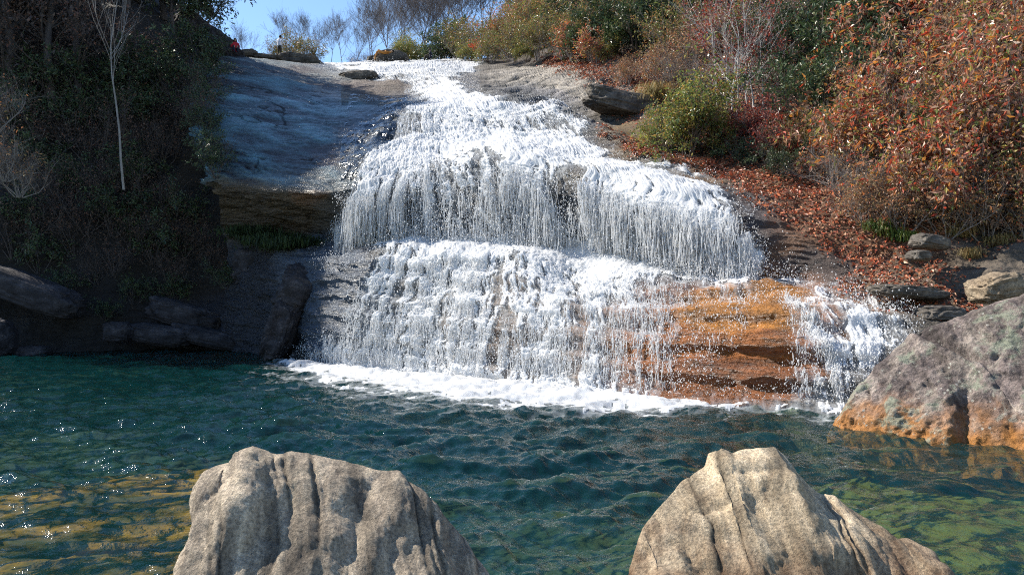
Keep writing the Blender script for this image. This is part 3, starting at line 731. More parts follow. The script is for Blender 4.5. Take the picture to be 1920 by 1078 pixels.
lump('submerged_rock', (-4.6, 10.3, -0.62), (2.7, 2.1, 0.56), M_B6, 'ochre sunken rock glowing through the shallow clear water', 50, rough=.25)
lump('submerged_rock', (-3.4, 7.6, -0.52), (1.6, 0.9, 0.44), M_B6, 'golden sunken ledge just under the water beside the big grey boulder', 53, rough=.3)
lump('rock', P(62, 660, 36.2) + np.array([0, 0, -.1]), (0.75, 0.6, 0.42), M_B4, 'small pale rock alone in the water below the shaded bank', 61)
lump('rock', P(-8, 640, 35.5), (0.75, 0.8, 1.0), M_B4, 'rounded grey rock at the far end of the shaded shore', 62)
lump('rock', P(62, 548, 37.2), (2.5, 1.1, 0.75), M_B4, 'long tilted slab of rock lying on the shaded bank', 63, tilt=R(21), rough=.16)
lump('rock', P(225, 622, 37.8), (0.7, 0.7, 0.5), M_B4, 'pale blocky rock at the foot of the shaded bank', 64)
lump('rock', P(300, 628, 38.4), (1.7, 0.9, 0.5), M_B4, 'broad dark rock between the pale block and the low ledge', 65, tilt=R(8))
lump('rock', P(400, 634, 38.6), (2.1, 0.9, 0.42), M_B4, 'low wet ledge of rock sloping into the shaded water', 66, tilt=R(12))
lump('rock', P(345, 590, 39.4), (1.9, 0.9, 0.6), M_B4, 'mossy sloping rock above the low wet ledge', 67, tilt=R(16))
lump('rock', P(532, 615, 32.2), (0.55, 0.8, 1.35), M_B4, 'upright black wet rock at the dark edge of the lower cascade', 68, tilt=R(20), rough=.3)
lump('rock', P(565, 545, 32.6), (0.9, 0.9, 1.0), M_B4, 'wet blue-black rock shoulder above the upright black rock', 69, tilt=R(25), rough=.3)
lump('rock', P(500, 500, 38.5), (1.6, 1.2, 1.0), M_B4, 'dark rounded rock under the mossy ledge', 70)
lump('rock', P(560, 122, 64.0), (2.1, 1.6, 0.66), M_B5, 'thick dark overhanging rock slab the white-shirted person stands on', 71, rough=.2, tilt=R(4))
lump('rock', P(505, 114, 63.0), (1.5, 1.2, 0.35), M_B5, 'thin dark rock ledge under the feet of the white-shirted person', 72, tilt=R(5))
lump('rock', P(462, 104, 62.5), (0.9, 0.7, 0.32), M_B5, 'pointed dark slab beside the person in red', 73, tilt=R(-8))
lump('boulder', P(735, 113, 68.0), (1.55, 1.3, 0.66), M_B5, 'dark humped boulder at the brink of the falls with a person lying on it', 74, cat='boulder', rough=.15)
lump('rock', P(703, 115, 68.5), (0.7, 0.8, 0.35), M_B5, 'low dark rock under the dangling leg at the brink', 75)
lump('rock', P(672, 147, 53.8), (1.35, 0.8, 0.42), M_B5, 'dark wet rock hump dividing the upper step of the falls', 76, tilt=R(-4))
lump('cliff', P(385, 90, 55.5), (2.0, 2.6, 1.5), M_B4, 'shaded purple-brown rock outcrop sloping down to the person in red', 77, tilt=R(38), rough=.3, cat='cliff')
lump('rock', P(1742, 455, 20.6), (0.42, 0.45, 0.20), M_B5, 'flat grey rock at the upper edge of the leaf drift', 78, tilt=R(10))
lump('rock', P(1722, 480, 20.3), (0.26, 0.35, 0.14), M_B5, 'small grey rock below the flat grey one in the leaf drift', 79)
lump('rock', P(1865, 540, 18.6), (0.50, 0.55, 0.32), M_B7, 'pale tan angular rock behind the huge lichen-spotted boulder', 80, tilt=R(-15), rough=.3)
lump('rock', P(1700, 548, 19.6), (0.85, 0.7, 0.16), M_B5, 'flat leaf-strewn rock by the side stream', 81, tilt=R(6))
lump('rock', P(1760, 590, 18.8), (0.5, 0.5, 0.22), M_B5, 'low brown rock where the side stream meets the huge boulder', 82)
lump('rock', P(1165, 195, 37.5), (1.9, 1.0, 0.55), M_B5, 'undercut grey rock block beneath the tan grass tuft', 83, tilt=R(14), rough=.25)

# ------------------------------------------------------------------ vegetation
class MB:
    def __init__(s): s.v = []; s.f = []; s.n = 0; s.t = []
    def tube(s, pts, rad, k=4, tint=0.5):
        pts = np.asarray(pts, float); m = len(pts)
        d = np.gradient(pts, axis=0); d /= np.maximum(np.linalg.norm(d, axis=1, keepdims=True), 1e-9)
        up = np.where(np.abs(d[:, 2:3]) > .9, np.array([[1., 0, 0]]), np.array([[0, 0, 1.]]))
        a = np.cross(d, up); a /= np.maximum(np.linalg.norm(a, axis=1, keepdims=True), 1e-9); b = np.cross(d, a)
        an = np.linspace(0, 2 * np.pi, k, endpoint=False)
        ring = pts[:, None] + np.asarray(rad)[:, None, None] * (a[:, None] * np.cos(an)[None, :, None] + b[:, None] * np.sin(an)[None, :, None])
        i = np.arange(m - 1)[:, None] * k; j = np.arange(k)[None]; j2 = (j + 1) % k
        q = np.stack([i + j, i + j2, i + k + j2, i + k + j], -1).reshape(-1, 4) + s.n
        s.v.append(ring.reshape(-1, 3)); s.f.append(q); s.n += m * k
    def leaves(s, pos, dirv, length, width, rng, fold=0.35, up=0.6):
        n = len(pos)
        dirv = dirv / np.maximum(np.linalg.norm(dirv, axis=1, keepdims=True), 1e-9)
        nv = rng.normal(0, 1, (n, 3)) * (1 - up) + np.array([0, 0, 1.0]) * up
        side = np.cross(dirv, nv); side /= np.maximum(np.linalg.norm(side, axis=1, keepdims=True), 1e-9)
        nn = np.cross(side, dirv)
        L = (length * np.clip(rng.lognormal(-.12, .38, n), .3, 1.8))[:, None]; W = (width * rng.uniform(.7, 1.2, n))[:, None]
        tip = pos + dirv * L - nn * L * .12
        l = pos + dirv * L * .5 + side * W + nn * W * fold; r = pos + dirv * L * .5 - side * W + nn * W * fold
        s.v.append(np.stack([pos, l, tip, r], 1).reshape(-1, 3))
        s.f.append((np.arange(n)[:, None] * 4 + np.array([[0, 1, 2, 3]])) + s.n); s.n += 4 * n
        s.t.append(np.repeat(rng.random(n), 4))
    def build(s, name, mat, parent=None, tint=False):
        at = {'tint': ('FLOAT', np.concatenate(s.t))} if tint else None
        return mesh_obj(name, np.concatenate(s.v), [np.concatenate(s.f)], mat, parent, at, smooth_shade=not tint)

def grow(rng, wood, twigs, p, d, L, r, depth, kids, wander=.22, upw=.12, shrink=.62, sides=4, ang=.75, r_end=.45, segs=5):
    pts = [p]; dd = d / np.linalg.norm(d); q = p.copy()
    for i in range(segs):
        dd = dd + rng.normal(0, wander, 3) * .6 + np.array([0, 0, upw]); dd /= np.linalg.norm(dd)
        q = q + dd * L / segs; pts.append(q)
    pts = np.array(pts); rad = np.linspace(r, r * r_end, segs + 1)
    wood.tube(pts, rad, sides if depth > 0 else 3)
    if depth == 0:
        for i in range(1, segs + 1): twigs.append((pts[i], dd))
        return
    for k in range(kids[0]):
        t = rng.uniform(.30, 1.0); i = min(int(t * segs), segs - 1); b = pts[i] + (pts[i + 1] - pts[i]) * (t * segs - i)
        ax = rng.normal(0, 1, 3); ax -= ax @ dd * dd; ax /= np.linalg.norm(ax)
        a = rng.normal(ang, .2); nd = dd * math.cos(a) + ax * math.sin(a)
        grow(rng, wood, twigs, b, nd, L * shrink * rng.uniform(.7, 1.2), max(r * .5 * (1 - .4 * t), .0025), depth - 1, kids[1:], wander, upw, shrink, sides, ang, r_end, max(3, segs - 1))

LEAF = {
 'russet': mat_leaf('russet leaves', [(0.46,0.12,0.07),(0.38,0.21,0.15),(0.52,0.20,0.07),(0.44,0.28,0.19),(0.27,0.13,0.085),(0.62,0.26,0.05),(0.34,0.20,0.12),(0.52,0.08,0.04),(0.36,0.30,0.08),(0.20,0.24,0.07),(0.42,0.22,0.14),(0.18,0.11,0.07)], .36, .4),
 'rust': mat_leaf('dry tan leaves', [(0.32,0.18,0.09),(0.40,0.25,0.13),(0.24,0.13,0.07),(0.42,0.17,0.07),(0.30,0.23,0.10),(0.20,0.12,0.07)], .45, .35),
 'rhodo': mat_leaf('rhododendron leaves', [(0.045,0.075,0.03),(0.06,0.10,0.038),(0.035,0.06,0.03),(0.085,0.12,0.05),(0.05,0.085,0.04),(0.12,0.13,0.05)], .42, .25),
 'olive': mat_leaf('olive leaves', [(0.17,0.17,0.05),(0.23,0.19,0.06),(0.12,0.15,0.045),(0.32,0.18,0.06),(0.20,0.24,0.06),(0.26,0.13,0.06)], .4, .35),
 'lime': mat_leaf('yellow green leaves', [(0.22,0.24,0.05),(0.14,0.18,0.05),(0.34,0.27,0.06),(0.10,0.15,0.045),(0.38,0.23,0.07),(0.25,0.27,0.07),(0.12,0.17,0.06)], .35, .4),
 'maroon': mat_leaf('burgundy leaves', [(0.20,0.055,0.05),(0.26,0.07,0.05),(0.16,0.06,0.055),(0.36,0.06,0.03),(0.22,0.10,0.08),(0.14,0.05,0.05)], .45, .35),
 'scarlet': mat_leaf('scarlet leaves', [(0.55,0.05,0.03),(0.45,0.06,0.03),(0.6,0.12,0.03)], .45, .4),
 'shade': mat_leaf('deep green leaves', [(0.04,0.07,0.034),(0.06,0.10,0.042),(0.035,0.055,0.03),(0.085,0.12,0.05),(0.07,0.06,0.04)], .35, .2),
 'dry': mat_leaf('withered leaves', [(0.13,0.09,0.065),(0.18,0.11,0.075),(0.10,0.075,0.065),(0.20,0.10,0.075),(0.09,0.075,0.075)], .6, .3),
 'grass': mat_leaf('dry grass blades', [(0.36,0.25,0.10),(0.42,0.31,0.14),(0.27,0.18,0.07),(0.25,0.22,0.08)], .6, .4),
 'sedge': mat_leaf('green grass blades', [(0.10,0.17,0.03),(0.16,0.22,0.04),(0.07,0.12,0.03),(0.20,0.20,0.05)], .5, .4),
 'moss': mat_leaf('moss blades', [(0.025,0.05,0.014),(0.04,0.068,0.018),(0.02,0.038,0.014)], .7, .3),
}
BARK = {
 'dusk': mat_bark('blue grey bark', (0.065, 0.06, 0.065), (0.17, 0.155, 0.155)),
 'ash': mat_bark('shaded pale bark', (0.16, 0.15, 0.145), (0.34, 0.325, 0.31)),  # hillside shade put into the pale bark colour
 'grey': mat_bark('grey bark', (0.13, 0.115, 0.105), (0.30, 0.27, 0.25)),
 'pale': mat_bark('pale birch bark', (0.32, 0.30, 0.28), (0.62, 0.60, 0.56)),
 'brown': mat_bark('brown bark', (0.07, 0.052, 0.042), (0.17, 0.13, 0.11)),
 'dark': mat_bark('dark bark', (0.05, 0.044, 0.042), (0.12, 0.105, 0.10)),
}
PROTO = {}
def shrub_proto(key, seed, leaf, bark, h, spread, stems, kids, n_leaf, ll, lw, droop=.2, depth=2, jitter=.10, upw=.10, wander=.24, ang=.75, name='shrub', foliage='foliage', r0=.026, clump=.30):
    rng = np.random.default_rng(seed); wood = MB(); tw = []
    for s in range(stems):
        a = rng.uniform(0, 2 * np.pi); lean = abs(rng.normal(0, spread))
        d = np.array([math.cos(a) * lean, math.sin(a) * lean, 1.0])
        b = np.array([math.cos(a), math.sin(a), 0]) * rng.uniform(0, .18) * h * .5
        grow(rng, wood, tw, b - np.array([0, 0, .15]), d, h * rng.uniform(.55, .95), r0 * h / 2.2, depth, kids, wander, upw, .58, 5, ang)
    root = bpy.data.objects.new(name, None); COL.objects.link(root)
    wood.build('stems', BARK[bark], root)
    if n_leaf and tw:
        p = np.array([t[0] for t in tw]); dv = np.array([t[1] for t in tw])
        hub = rng.choice(len(p), max(12, int(len(p) * clump)), replace=False); idx = hub[rng.integers(0, len(hub), n_leaf)]
        lf = MB(); dirs = dv[idx] * .5 + rng.normal(0, .75, (n_leaf, 3)) - np.array([0, 0, droop])
        lf.leaves(p[idx] + rng.normal(0, jitter, (n_leaf, 3)), dirs, ll, lw, rng, .3, .45)
        lf.build(foliage, LEAF[leaf], root, True)
    PROTO.setdefault(key, []).append(root); return root
for sd_ in (1, 2, 3):
    shrub_proto('russet', 100 + sd_, 'russet', 'grey', 2.3, .85, 11, (7, 5), 2300, .19, .043, .35)
for sd_ in (1, 2):
    shrub_proto('rust', 120 + sd_, 'rust', 'grey', 2.1, .85, 11, (7, 5), 1900, .12, .03, .3)
    shrub_proto('rhodo', 140 + sd_, 'rhodo', 'brown', 2.4, .75, 11, (6, 4), 3000, .20, .040, .25)
    shrub_proto('olive', 160 + sd_, 'olive', 'grey', 2.2, .75, 11, (7, 5), 3200, .11, .03, .2)
    shrub_proto('shade', 180 + sd_, 'shade', 'dark', 2.4, .8, 9, (6, 4), 2300, .17, .038, .3)
    shrub_proto('dry', 200 + sd_, 'dry', 'dark', 2.4, .9, 12, (8, 5), 900, .11, .03, .2)
    shrub_proto('thicket', 320 + sd_, 'dry', 'dark', 2.0, 1.0, 14, (8, 6), 300, .09, .028, .2, wander=.35)
    shrub_proto('twiggy', 220 + sd_, 'rust', 'grey', 2.0, 1.0, 14, (8, 6), 420, .11, .03, .2, wander=.35)
shrub_proto('lime', 241, 'lime', 'brown', 2.2, .85, 13, (7, 5), 5600, .115, .03, .2, clump=.5)
shrub_proto('lime', 242, 'lime', 'brown', 2.2, .85, 13, (7, 5), 5000, .115, .03, .2, clump=.5)
shrub_proto('maroon', 251, 'maroon', 'grey', 2.2, .8, 10, (7, 5), 1900, .14, .036, .55)
shrub_proto('scarlet', 255, 'scarlet', 'grey', 1.4, .8, 8, (6, 4), 700, .14, .04, .3)
shrub_proto('sapling', 261, 'maroon', 'pale', 4.6, .12, 3, (9, 5), 900, .14, .036, .5, upw=.06, name='tree', r0=.017, wander=.12, ang=.7)
shrub_proto('sapling', 262, 'maroon', 'pale', 4.6, .14, 2, (9, 5), 700, .14, .036, .5, upw=.06, name='tree', r0=.017, wander=.12, ang=.7)

def tuft_proto(key, seed, leaf, n, L, w, spread, arch, name='grass_tuft'):
    rng = np.random.default_rng(seed); m = MB()
    b = rng.normal(0, spread, (n, 3)) * np.array([1, 1, .15]); a = rng.uniform(0, 6.283, n)
    out = np.stack([np.cos(a), np.sin(a), np.zeros(n)], -1); ln = L * rng.uniform(.5, 1.1, n)[:, None]
    up = np.array([0, 0, 1.0]); side = np.cross(out, up)
    p0 = b; p1 = b + up * ln * .55 + out * ln * .2 * arch; p2 = p1 + out * ln * .35 * arch + up * ln * (.25 - .3 * arch); p3 = p2 + out * ln * .2 * arch - up * ln * .35 * arch
    ws = np.array([w, w * .9, w * .6, w * .1])
    vs = np.stack([q + s * side * ww for q, ww in zip((p0, p1, p2, p3), ws) for s in (-1, 1)], 1)
    f = np.concatenate([np.arange(n)[:, None] * 8 + np.array([[2*k, 2*k+1, 2*k+3, 2*k+2]]) for k in range(3)])
    m.v.append(vs.reshape(-1, 3)); m.f.append(f); m.n = n * 8; m.t.append(np.repeat(rng.random(n), 8))
    root = m.build(name, LEAF[leaf], None, True); PROTO.setdefault(key, []).append(root); return root
tuft_proto('tan_tuft', 301, 'grass', 420, .75, .009, .16, 1.0)
tuft_proto('green_tuft', 302, 'sedge', 300, .45, .010, .14, .8)
tuft_proto('moss_tuft', 303, 'moss', 1600, .32, .010, .42, 1.0, 'moss_cushion')

def bare_tree(seed, h, bark, depth=4, kids=(6, 5, 4, 3), lean=.05, r=.10, ang=.62, low=.12, reach=.58, rmin=.0):
    rng = np.random.default_rng(seed); trunk = MB(); tw = []
    pts = [np.zeros(3)]; d = np.array([rng.normal(0, lean), rng.normal(0, lean), 1.0])
    for i in range(8):
        d = d + rng.normal(0, .07, 3); d[2] = max(d[2], .8); pts.append(pts[-1] + d / np.linalg.norm(d) * h / 8)
    pts = np.array(pts); rad = np.linspace(r, r * .12, 9); trunk.tube(pts, rad, 7)
    crown = MB(); tube0 = crown.tube
    crown.tube = lambda p_, r_, k=4, tint=.5: tube0(p_, np.maximum(r_, rmin), k)
    for k in range(kids[0] * 3):
        t = low + (.98 - low) * rng.random() ** .8; i = min(int(t * 8), 7); b = pts[i] + (pts[i + 1] - pts[i]) * (t * 8 - i)
        a = rng.uniform(0, 6.283); e = rng.normal(ang, .15)
        nd = np.array([math.cos(a) * math.sin(e), math.sin(a) * math.sin(e), math.cos(e)])
        grow(rng, crown, tw, b, nd, h * (reach - (reach - .2) * t) * rng.uniform(.75, 1.2), r * .5 * (1 - .7 * t), depth - 2, kids[1:], .16, .10, .6, 4, .55)
    root = bpy.data.objects.new('tree', None); COL.objects.link(root)
    trunk.build('trunk', BARK[bark], root); crown.build('crown', BARK[bark], root)
    return root
for sd_ in (1, 2, 3, 4, 5):
    PROTO.setdefault('bare', []).append(bare_tree(400 + sd_, 8.0, 'dusk', 4, (6, 7, 6), lean=.16, r=.075, ang=.78, low=.10, reach=.78, rmin=.009))
PROTO['birch'] = [bare_tree(431, 9.5, 'ash', 4, (4, 5, 4), r=.05, ang=.70, low=.38, reach=.40)]

def leafy_tree(seed, h, leaf, bark, n_leaf=9000, ll=.22, lw=.06):
    rng = np.random.default_rng(seed); trunk = MB(); crown = MB(); tw = []
    pts = np.array([[0.12 * math.sin(i * .9 + seed), 0.1 * math.cos(i * 1.3), h * i / 8] for i in range(9)])
    trunk.tube(pts, np.linspace(.20, .04, 9), 8)
    for k in range(26):
        t = rng.uniform(.18, .98); i = min(int(t * 8), 7); b = pts[i]
        a = rng.uniform(0, 6.283); e = rng.normal(1.0, .2)
        grow(rng, trunk, tw, b, np.array([math.cos(a) * math.sin(e), math.sin(a) * math.sin(e), math.cos(e)]), h * (.42 - .26 * t), .06 * (1 - .6 * t), 2, (5, 4), .2, .06, .6, 4)
    p = np.array([q[0] for q in tw]); dv = np.array([q[1] for q in tw]); idx = rng.integers(0, len(p), n_leaf)
    crown.leaves(p[idx] + rng.normal(0, .16, (n_leaf, 3)), dv[idx] * .5 + rng.normal(0, .8, (n_leaf, 3)), ll, lw, rng, .3, .5)
    root = bpy.data.objects.new('tree', None); COL.objects.link(root)
    trunk.build('trunk', BARK[bark], root); crown.build('crown', LEAF[leaf], root, True)
    return root
PROTO['evergreen'] = [leafy_tree(501, 7.0, 'shade', 'dark'), leafy_tree(502, 7.5, 'shade', 'dark')]

PROTO['browntree'] = [leafy_tree(511, 7.0, 'dry', 'dark', 4200, .16, .045), leafy_tree(512, 7.5, 'dry', 'dark', 3600, .16, .045)]

USED = set()
PR = random.Random(9)
def place(key, loc, sc, label, cat, group=None, rz=None):
    src = PR.choice(PROTO[key]); rz = PR.uniform(0, 6.283) if rz is None else rz
    sc = float(sc)
    if src.name not in USED:
        USED.add(src.name); src.location = tuple(float(v) for v in loc); src.rotation_euler = (0, 0, rz); src.scale = (sc, sc, sc)
        tag(src, label, cat, group); return src
    c = copy_tree(src, loc, rz, sc, label, group); c['category'] = cat
    return c
ORD = ['leftmost', 'second from left', 'third from left', 'fourth from left', 'fifth from left', 'sixth from left', 'seventh from left', 'eighth from left', 'ninth from left', 'tenth from left', 'eleventh from left', 'twelfth from left', 'thirteenth from left', 'fourteenth from left']
def row_of(key, spots, what, cat, group, sink=0.1):
    """spots: (px, py, height in m[, Y]) of plants of one kind; the label tells them apart by their order"""
    base_h = {'russet': 2.6, 'rust': 2.4, 'rhodo': 2.6, 'olive': 2.4, 'shade': 2.6, 'dry': 2.6, 'twiggy': 2.3, 'thicket': 2.3, 'lime': 2.4, 'maroon': 2.4, 'scarlet': 1.6, 'sapling': 6.2, 'tan_tuft': .6, 'green_tuft': .35, 'moss_tuft': .3, 'bare': 9.0, 'birch': 10.5, 'evergreen': 8.0, 'browntree': 8.0}[key]
    spots = sorted(spots); n = len(spots)
    for i, s in enumerate(spots):
        g = ground(s[0], s[1]) if len(s) < 4 else P(s[0], s[1], s[3])
        lab = what if n == 1 else f"{(ORD[i] if i < n - 1 or n < 3 else 'rightmost')} of the {what}"
        place(key, g - np.array([0, 0, sink]), s[2] / base_h, lab, cat, group if n > 1 else None)

# right bank
row_of('russet', [(1600,330,2.6),(1640,250,3.0),(1700,300,2.8),(1760,350,2.6),(1830,360,2.6),(1900,340,2.8)], 'six russet shrubs leaning over the bare twigs', 'shrub', 'russet shrubs low on the sunny bank')
row_of('russet', [(1640,170,3.0),(1720,190,3.2),(1790,230,3.2),(1870,230,3.2),(1950,260,3.4)], 'five red and orange shrubs midway up the sunny bank', 'shrub', 'red and orange shrubs midway up the bank')
row_of('russet', [(1650,60,3.2),(1740,90,3.4),(1820,110,3.4),(1900,120,3.6),(1780,10,3.4),(1890,20,3.4)], 'six orange leaved shrubs high on the sunny bank', 'shrub', 'orange shrubs high on the bank')
row_of('russet', [(1690,385,2.3),(1770,400,2.4),(1850,405,2.6),(1930,410,2.6)], 'four orange red shrubs hanging lowest over the grey twig tangles', 'shrub', 'orange red shrubs hanging lowest on the bank')
row_of('rust', [(1620,410,1.6),(1690,425,1.7),(1770,430,1.9),(1850,440,1.9),(1920,440,2.0)], 'five tan shrubs at the foot of the sunny bank', 'shrub', 'tan dry shrubs at the bank foot')
row_of('twiggy', [(1560,340,1.6),(1600,380,1.8),(1660,370,1.8),(1720,390,1.9),(1800,400,1.8)], 'five leafless grey twig tangles above the leaf drift', 'shrub', 'bare twig tangles above the leaf drift')
row_of('rhodo', [(1560,170,3.6),(1545,240,2.6),(1590,110,3.6),(1585,210,3.2)], 'four dark green shrubs beside the dark hollow in the bank', 'shrub', 'dark green shrubs beside the hollow')
row_of('rhodo', [(1120,105,3.4),(1190,100,3.4),(1250,70,3.4),(1130,50,3.6),(1220,20,3.6),(1310,30,3.4),(1060,70,3.2)], 'seven glossy green shrubs above the sloping rock', 'shrub', 'rhododendrons above the sloping rock')
row_of('rust', [(1240,150,2.2),(1300,130,2.4),(1180,150,1.6),(1340,100,2.6)], 'four brown leaved shrubs behind the yellow-green shrub', 'shrub', 'brown shrubs behind the yellow-green one')
row_of('twiggy', [(1270,160,2.0),(1330,165,2.2),(1460,150,2.0),(1500,60,2.4)], 'four bare grey shrubs around the red saplings', 'shrub', 'bare shrubs around the red saplings')
row_of('shade', [(1470,90,2.8),(1520,20,3.0),(1440,20,3.0)], 'three deep green shrubs in the dark hollow of the bank', 'shrub', 'deep green shrubs in the hollow')
row_of('lime', [(1290,285,2.9)], 'rounded yellow-green shrub beside the white water', 'shrub', None)
row_of('maroon', [(1380,280,2.0),(1420,270,2.2),(1450,300,1.7)], 'three burgundy leaved shrubs next to the rounded yellow-green one', 'shrub', 'burgundy shrubs beside the yellow-green one')
row_of('shade', [(1400,305,1.3),(1350,290,1.2),(1460,320,1.2)], 'three low dark shrubs under the burgundy ones', 'shrub', 'low dark shrubs under the burgundy ones')
row_of('sapling', [(1350,190,6.0),(1385,215,5.6),(1410,200,6.2)], 'three slender pale saplings with sparse red leaves', 'tree', 'slender saplings with red leaves')
row_of('olive', [(900,112,3.0,66),(950,110,3.6,64),(1000,102,4.0,60),(860,108,3.2,70),(1040,95,4.2,58)], 'five olive shrubs right of the brink', 'shrub', 'olive shrubs beside the brink')
row_of('olive', [(980,60,4.6,72),(1040,50,5.0,68),(1090,30,5.0,64)], 'three tall olive shrubs on the rise behind the brink', 'shrub', 'tall olive shrubs behind the brink')
row_of('rust', [(1000,80,4.2,66),(930,95,3.6,68),(1090,80,3.2,55)], 'three reddish brown shrubs among the olive ones', 'shrub', 'reddish brown shrubs at the brink')
row_of('olive', [(925,112,2.2,58),(965,110,2.4,55),(1010,108,2.6,52),(1055,104,2.6,50),(1100,100,2.6,48)], 'five waist-high olive bushes edging the pale sloping rock', 'shrub', 'olive bushes edging the sloping rock')
row_of('lime', [(880,114,1.5,63),(915,112,1.6,61),(990,112,1.5,54),(1140,112,1.6,45)], 'four low yellow-green bushes edging the pale sloping rock', 'shrub', 'low yellow-green bushes edging the sloping rock')
row_of('russet', [(1010,70,3.0,62),(960,85,2.6,64),(1120,120,1.8,45),(1075,108,2.0,48)], 'four russet bushes scattered above the pale sloping rock', 'shrub', 'russet bushes above the sloping rock')
row_of('scarlet', [(903,100,1.2,62)], 'small scarlet leaved shrub near the brink of the falls', 'shrub', None)
row_of('scarlet', [(1330,60,1.2),(1620,150,1.4),(1690,120,1.3),(1440,250,1.0),(1850,300,1.2),(1700,240,1.2)], 'six sprays of bright scarlet leaves on the sunny bank', 'shrub', 'scarlet sprays on the bank')
row_of('tan_tuft', [(1230,178,1.0),(1210,190,.7)], 'two tan grass tufts hanging over the undercut rock', 'grass tuft', 'tan grass tufts over the undercut rock')
row_of('tan_tuft', [(1480,255,1.0),(1500,270,.9),(1465,285,.8)], 'three tan grass tufts right of the burgundy shrubs', 'grass tuft', 'tan grass tufts beside the burgundy shrubs')
row_of('tan_tuft', [(1745,400,.5),(1800,430,.5),(1870,450,.5),(1820,470,.4)], 'four tan grass tufts at the foot of the bank', 'grass tuft', 'tan grass tufts at the bank foot')
row_of('green_tuft', [(1645,418,.4),(1668,430,.35),(1690,440,.4)], 'three green grass tufts along the top of the leaf drift', 'grass tuft', 'green grass tufts along the leaf drift')
row_of('lime', [(1795,400,.9),(1880,420,.8),(1500,180,.9),(1480,240,.8)], 'four small yellow-green bushes scattered over the bank', 'shrub', 'small yellow-green bushes on the bank')

# skyline
row_of('lime', [(745,112,2.6,82),(770,112,3.0,84),(795,112,2.4,82)], 'three yellow-green bushes behind the humped boulder', 'shrub', 'yellow-green bushes behind the humped boulder', .75)
row_of('olive', [(548,110,3.0,80),(580,114,2.8,78),(518,110,2.4,82)], 'three olive bushes behind the white-shirted person', 'shrub', 'olive bushes behind the white-shirted person', .75)
row_of('rhodo', [(830,112,3.4,78),(850,112,3.6,76)], 'two dark green shrubs beside the sitting person', 'shrub', 'dark green shrubs beside the sitting person', .75)
row_of('dry', [(690,114,1.8,80),(665,114,1.5,84)], 'two withered bushes left of the dark humped boulder', 'shrub', 'withered bushes beside the humped boulder', .75)
row_of('bare', [(465,108,3.6,78)], 'lone spindly leafless tree between the red and white clad people', 'tree', None, .75)
row_of('bare', [(530,106,4.6,88),(560,106,5.0,92),(590,108,4.4,90)], 'three leafless trees behind the olive bushes', 'tree', 'leafless trees behind the olive bushes', .75)
row_of('bare', [(620,112,4.6,92),(642,114,5.6,94),(665,112,5.0,96)], 'three leafless trees in the open gap above the brink', 'tree', 'leafless trees in the gap above the brink', .75)
row_of('bare', [(700,110,7.0,100),(725,108,9.0,104),(755,106,10.0,108),(785,104,10.5,106),(815,100,10.5,104),(845,96,10.5,102),(875,90,10.5,100),(905,84,10.0,98),(740,106,9.5,112),(800,100,10,112)], 'ten grey leafless trees behind the yellow-green bushes', 'tree', 'leafless trees behind the yellow-green bushes', .75)

# left hill
row_of('birch', [(232,356,11.5,36.5)], 'slender pale barked leafless tree standing on the shaded hillside', 'tree', None, 0)
row_of('shade', [(80,500,2.4),(290,480,2.6),(215,430,2.6),(330,420,2.6),(40,420,2.4)], 'five deep green shrubs low on the shaded hillside', 'shrub', 'deep green shrubs low on the shaded hillside')
row_of('dry', [(140,470,2.4),(30,480,2.6),(220,510,2.0),(350,470,2.2),(120,400,2.8),(290,390,2.6)], 'six withered shrubs above the shaded shore', 'shrub', 'withered shrubs above the shaded shore')
row_of('dry', [(40,300,3.0),(110,280,3.2),(180,300,3.2),(250,290,3.0),(310,300,2.8),(340,240,3.0)], 'six brown twiggy shrubs midway up the shaded hillside', 'shrub', 'brown twiggy shrubs midway up the hillside')
row_of('shade', [(70,210,3.4),(160,200,3.4),(240,180,3.4),(320,180,3.2),(360,130,3.2)], 'five dark evergreen shrubs high on the shaded hillside', 'shrub', 'dark evergreen shrubs high on the hillside')
row_of('dry', [(20,180,3.2),(110,130,3.4),(200,110,3.4),(280,120,3.4)], 'four dusky reddish shrubs beside the pale barked tree top', 'shrub', 'dusky reddish shrubs high on the hillside')
row_of('twiggy', [(10,330,2.4,34),(35,360,2.2,34.5),(-10,240,2.6,35)], 'three pale leafless shrubs at the hillside edge', 'shrub', 'pale leafless shrubs at the hillside edge')
row_of('shade', [(375,50,3.6,54),(395,30,3.0,55)], 'two dark bushes overhanging the outcrop against the sky', 'shrub', 'dark bushes overhanging the outcrop')
row_of('evergreen', [(-330,-20,10),(-210,-20,11),(-100,-40,11),(0,-20,10.5),(90,-20,11),(170,0,11),(250,10,10.5),(310,30,9.5),(330,55,5.5)], 'nine evergreen trees on top of the shaded hillside', 'tree', 'evergreen trees on top of the shaded hillside')
row_of('shade', [(396,322,1.5),(388,285,1.4),(384,240,1.6),(384,200,1.6),(388,160,1.8),(396,125,1.6)], 'six dark bushes along the ragged slab edge', 'shrub', 'dark bushes along the slab edge')
row_of('dry', [(392,302,1.3),(384,220,1.5),(386,182,1.5)], 'three dead twiggy shrubs beside the blue-grey slab', 'shrub', 'dead shrubs beside the slab')
row_of('shade', [(150,360,2.6),(60,330,2.6),(255,350,2.6),(10,250,3.0),(130,240,3.0),(210,250,2.8),(290,235,2.8)], 'seven dark leafy shrubs around the pale barked tree', 'shrub', 'dark leafy shrubs around the pale tree')
row_of('dry', [(70,440,2.4),(170,430,2.4),(250,460,2.2),(310,520,1.8),(390,500,1.8),(200,370,2.6)], 'six drab leafy shrubs below the pale barked tree', 'shrub', 'drab shrubs below the pale tree')
row_of('shade', [(130,555,1.6),(250,560,1.5),(330,555,1.5),(420,540,1.4),(200,590,1.2)], 'five low dark plants above the shore rocks', 'shrub', 'low dark plants above the shore rocks')
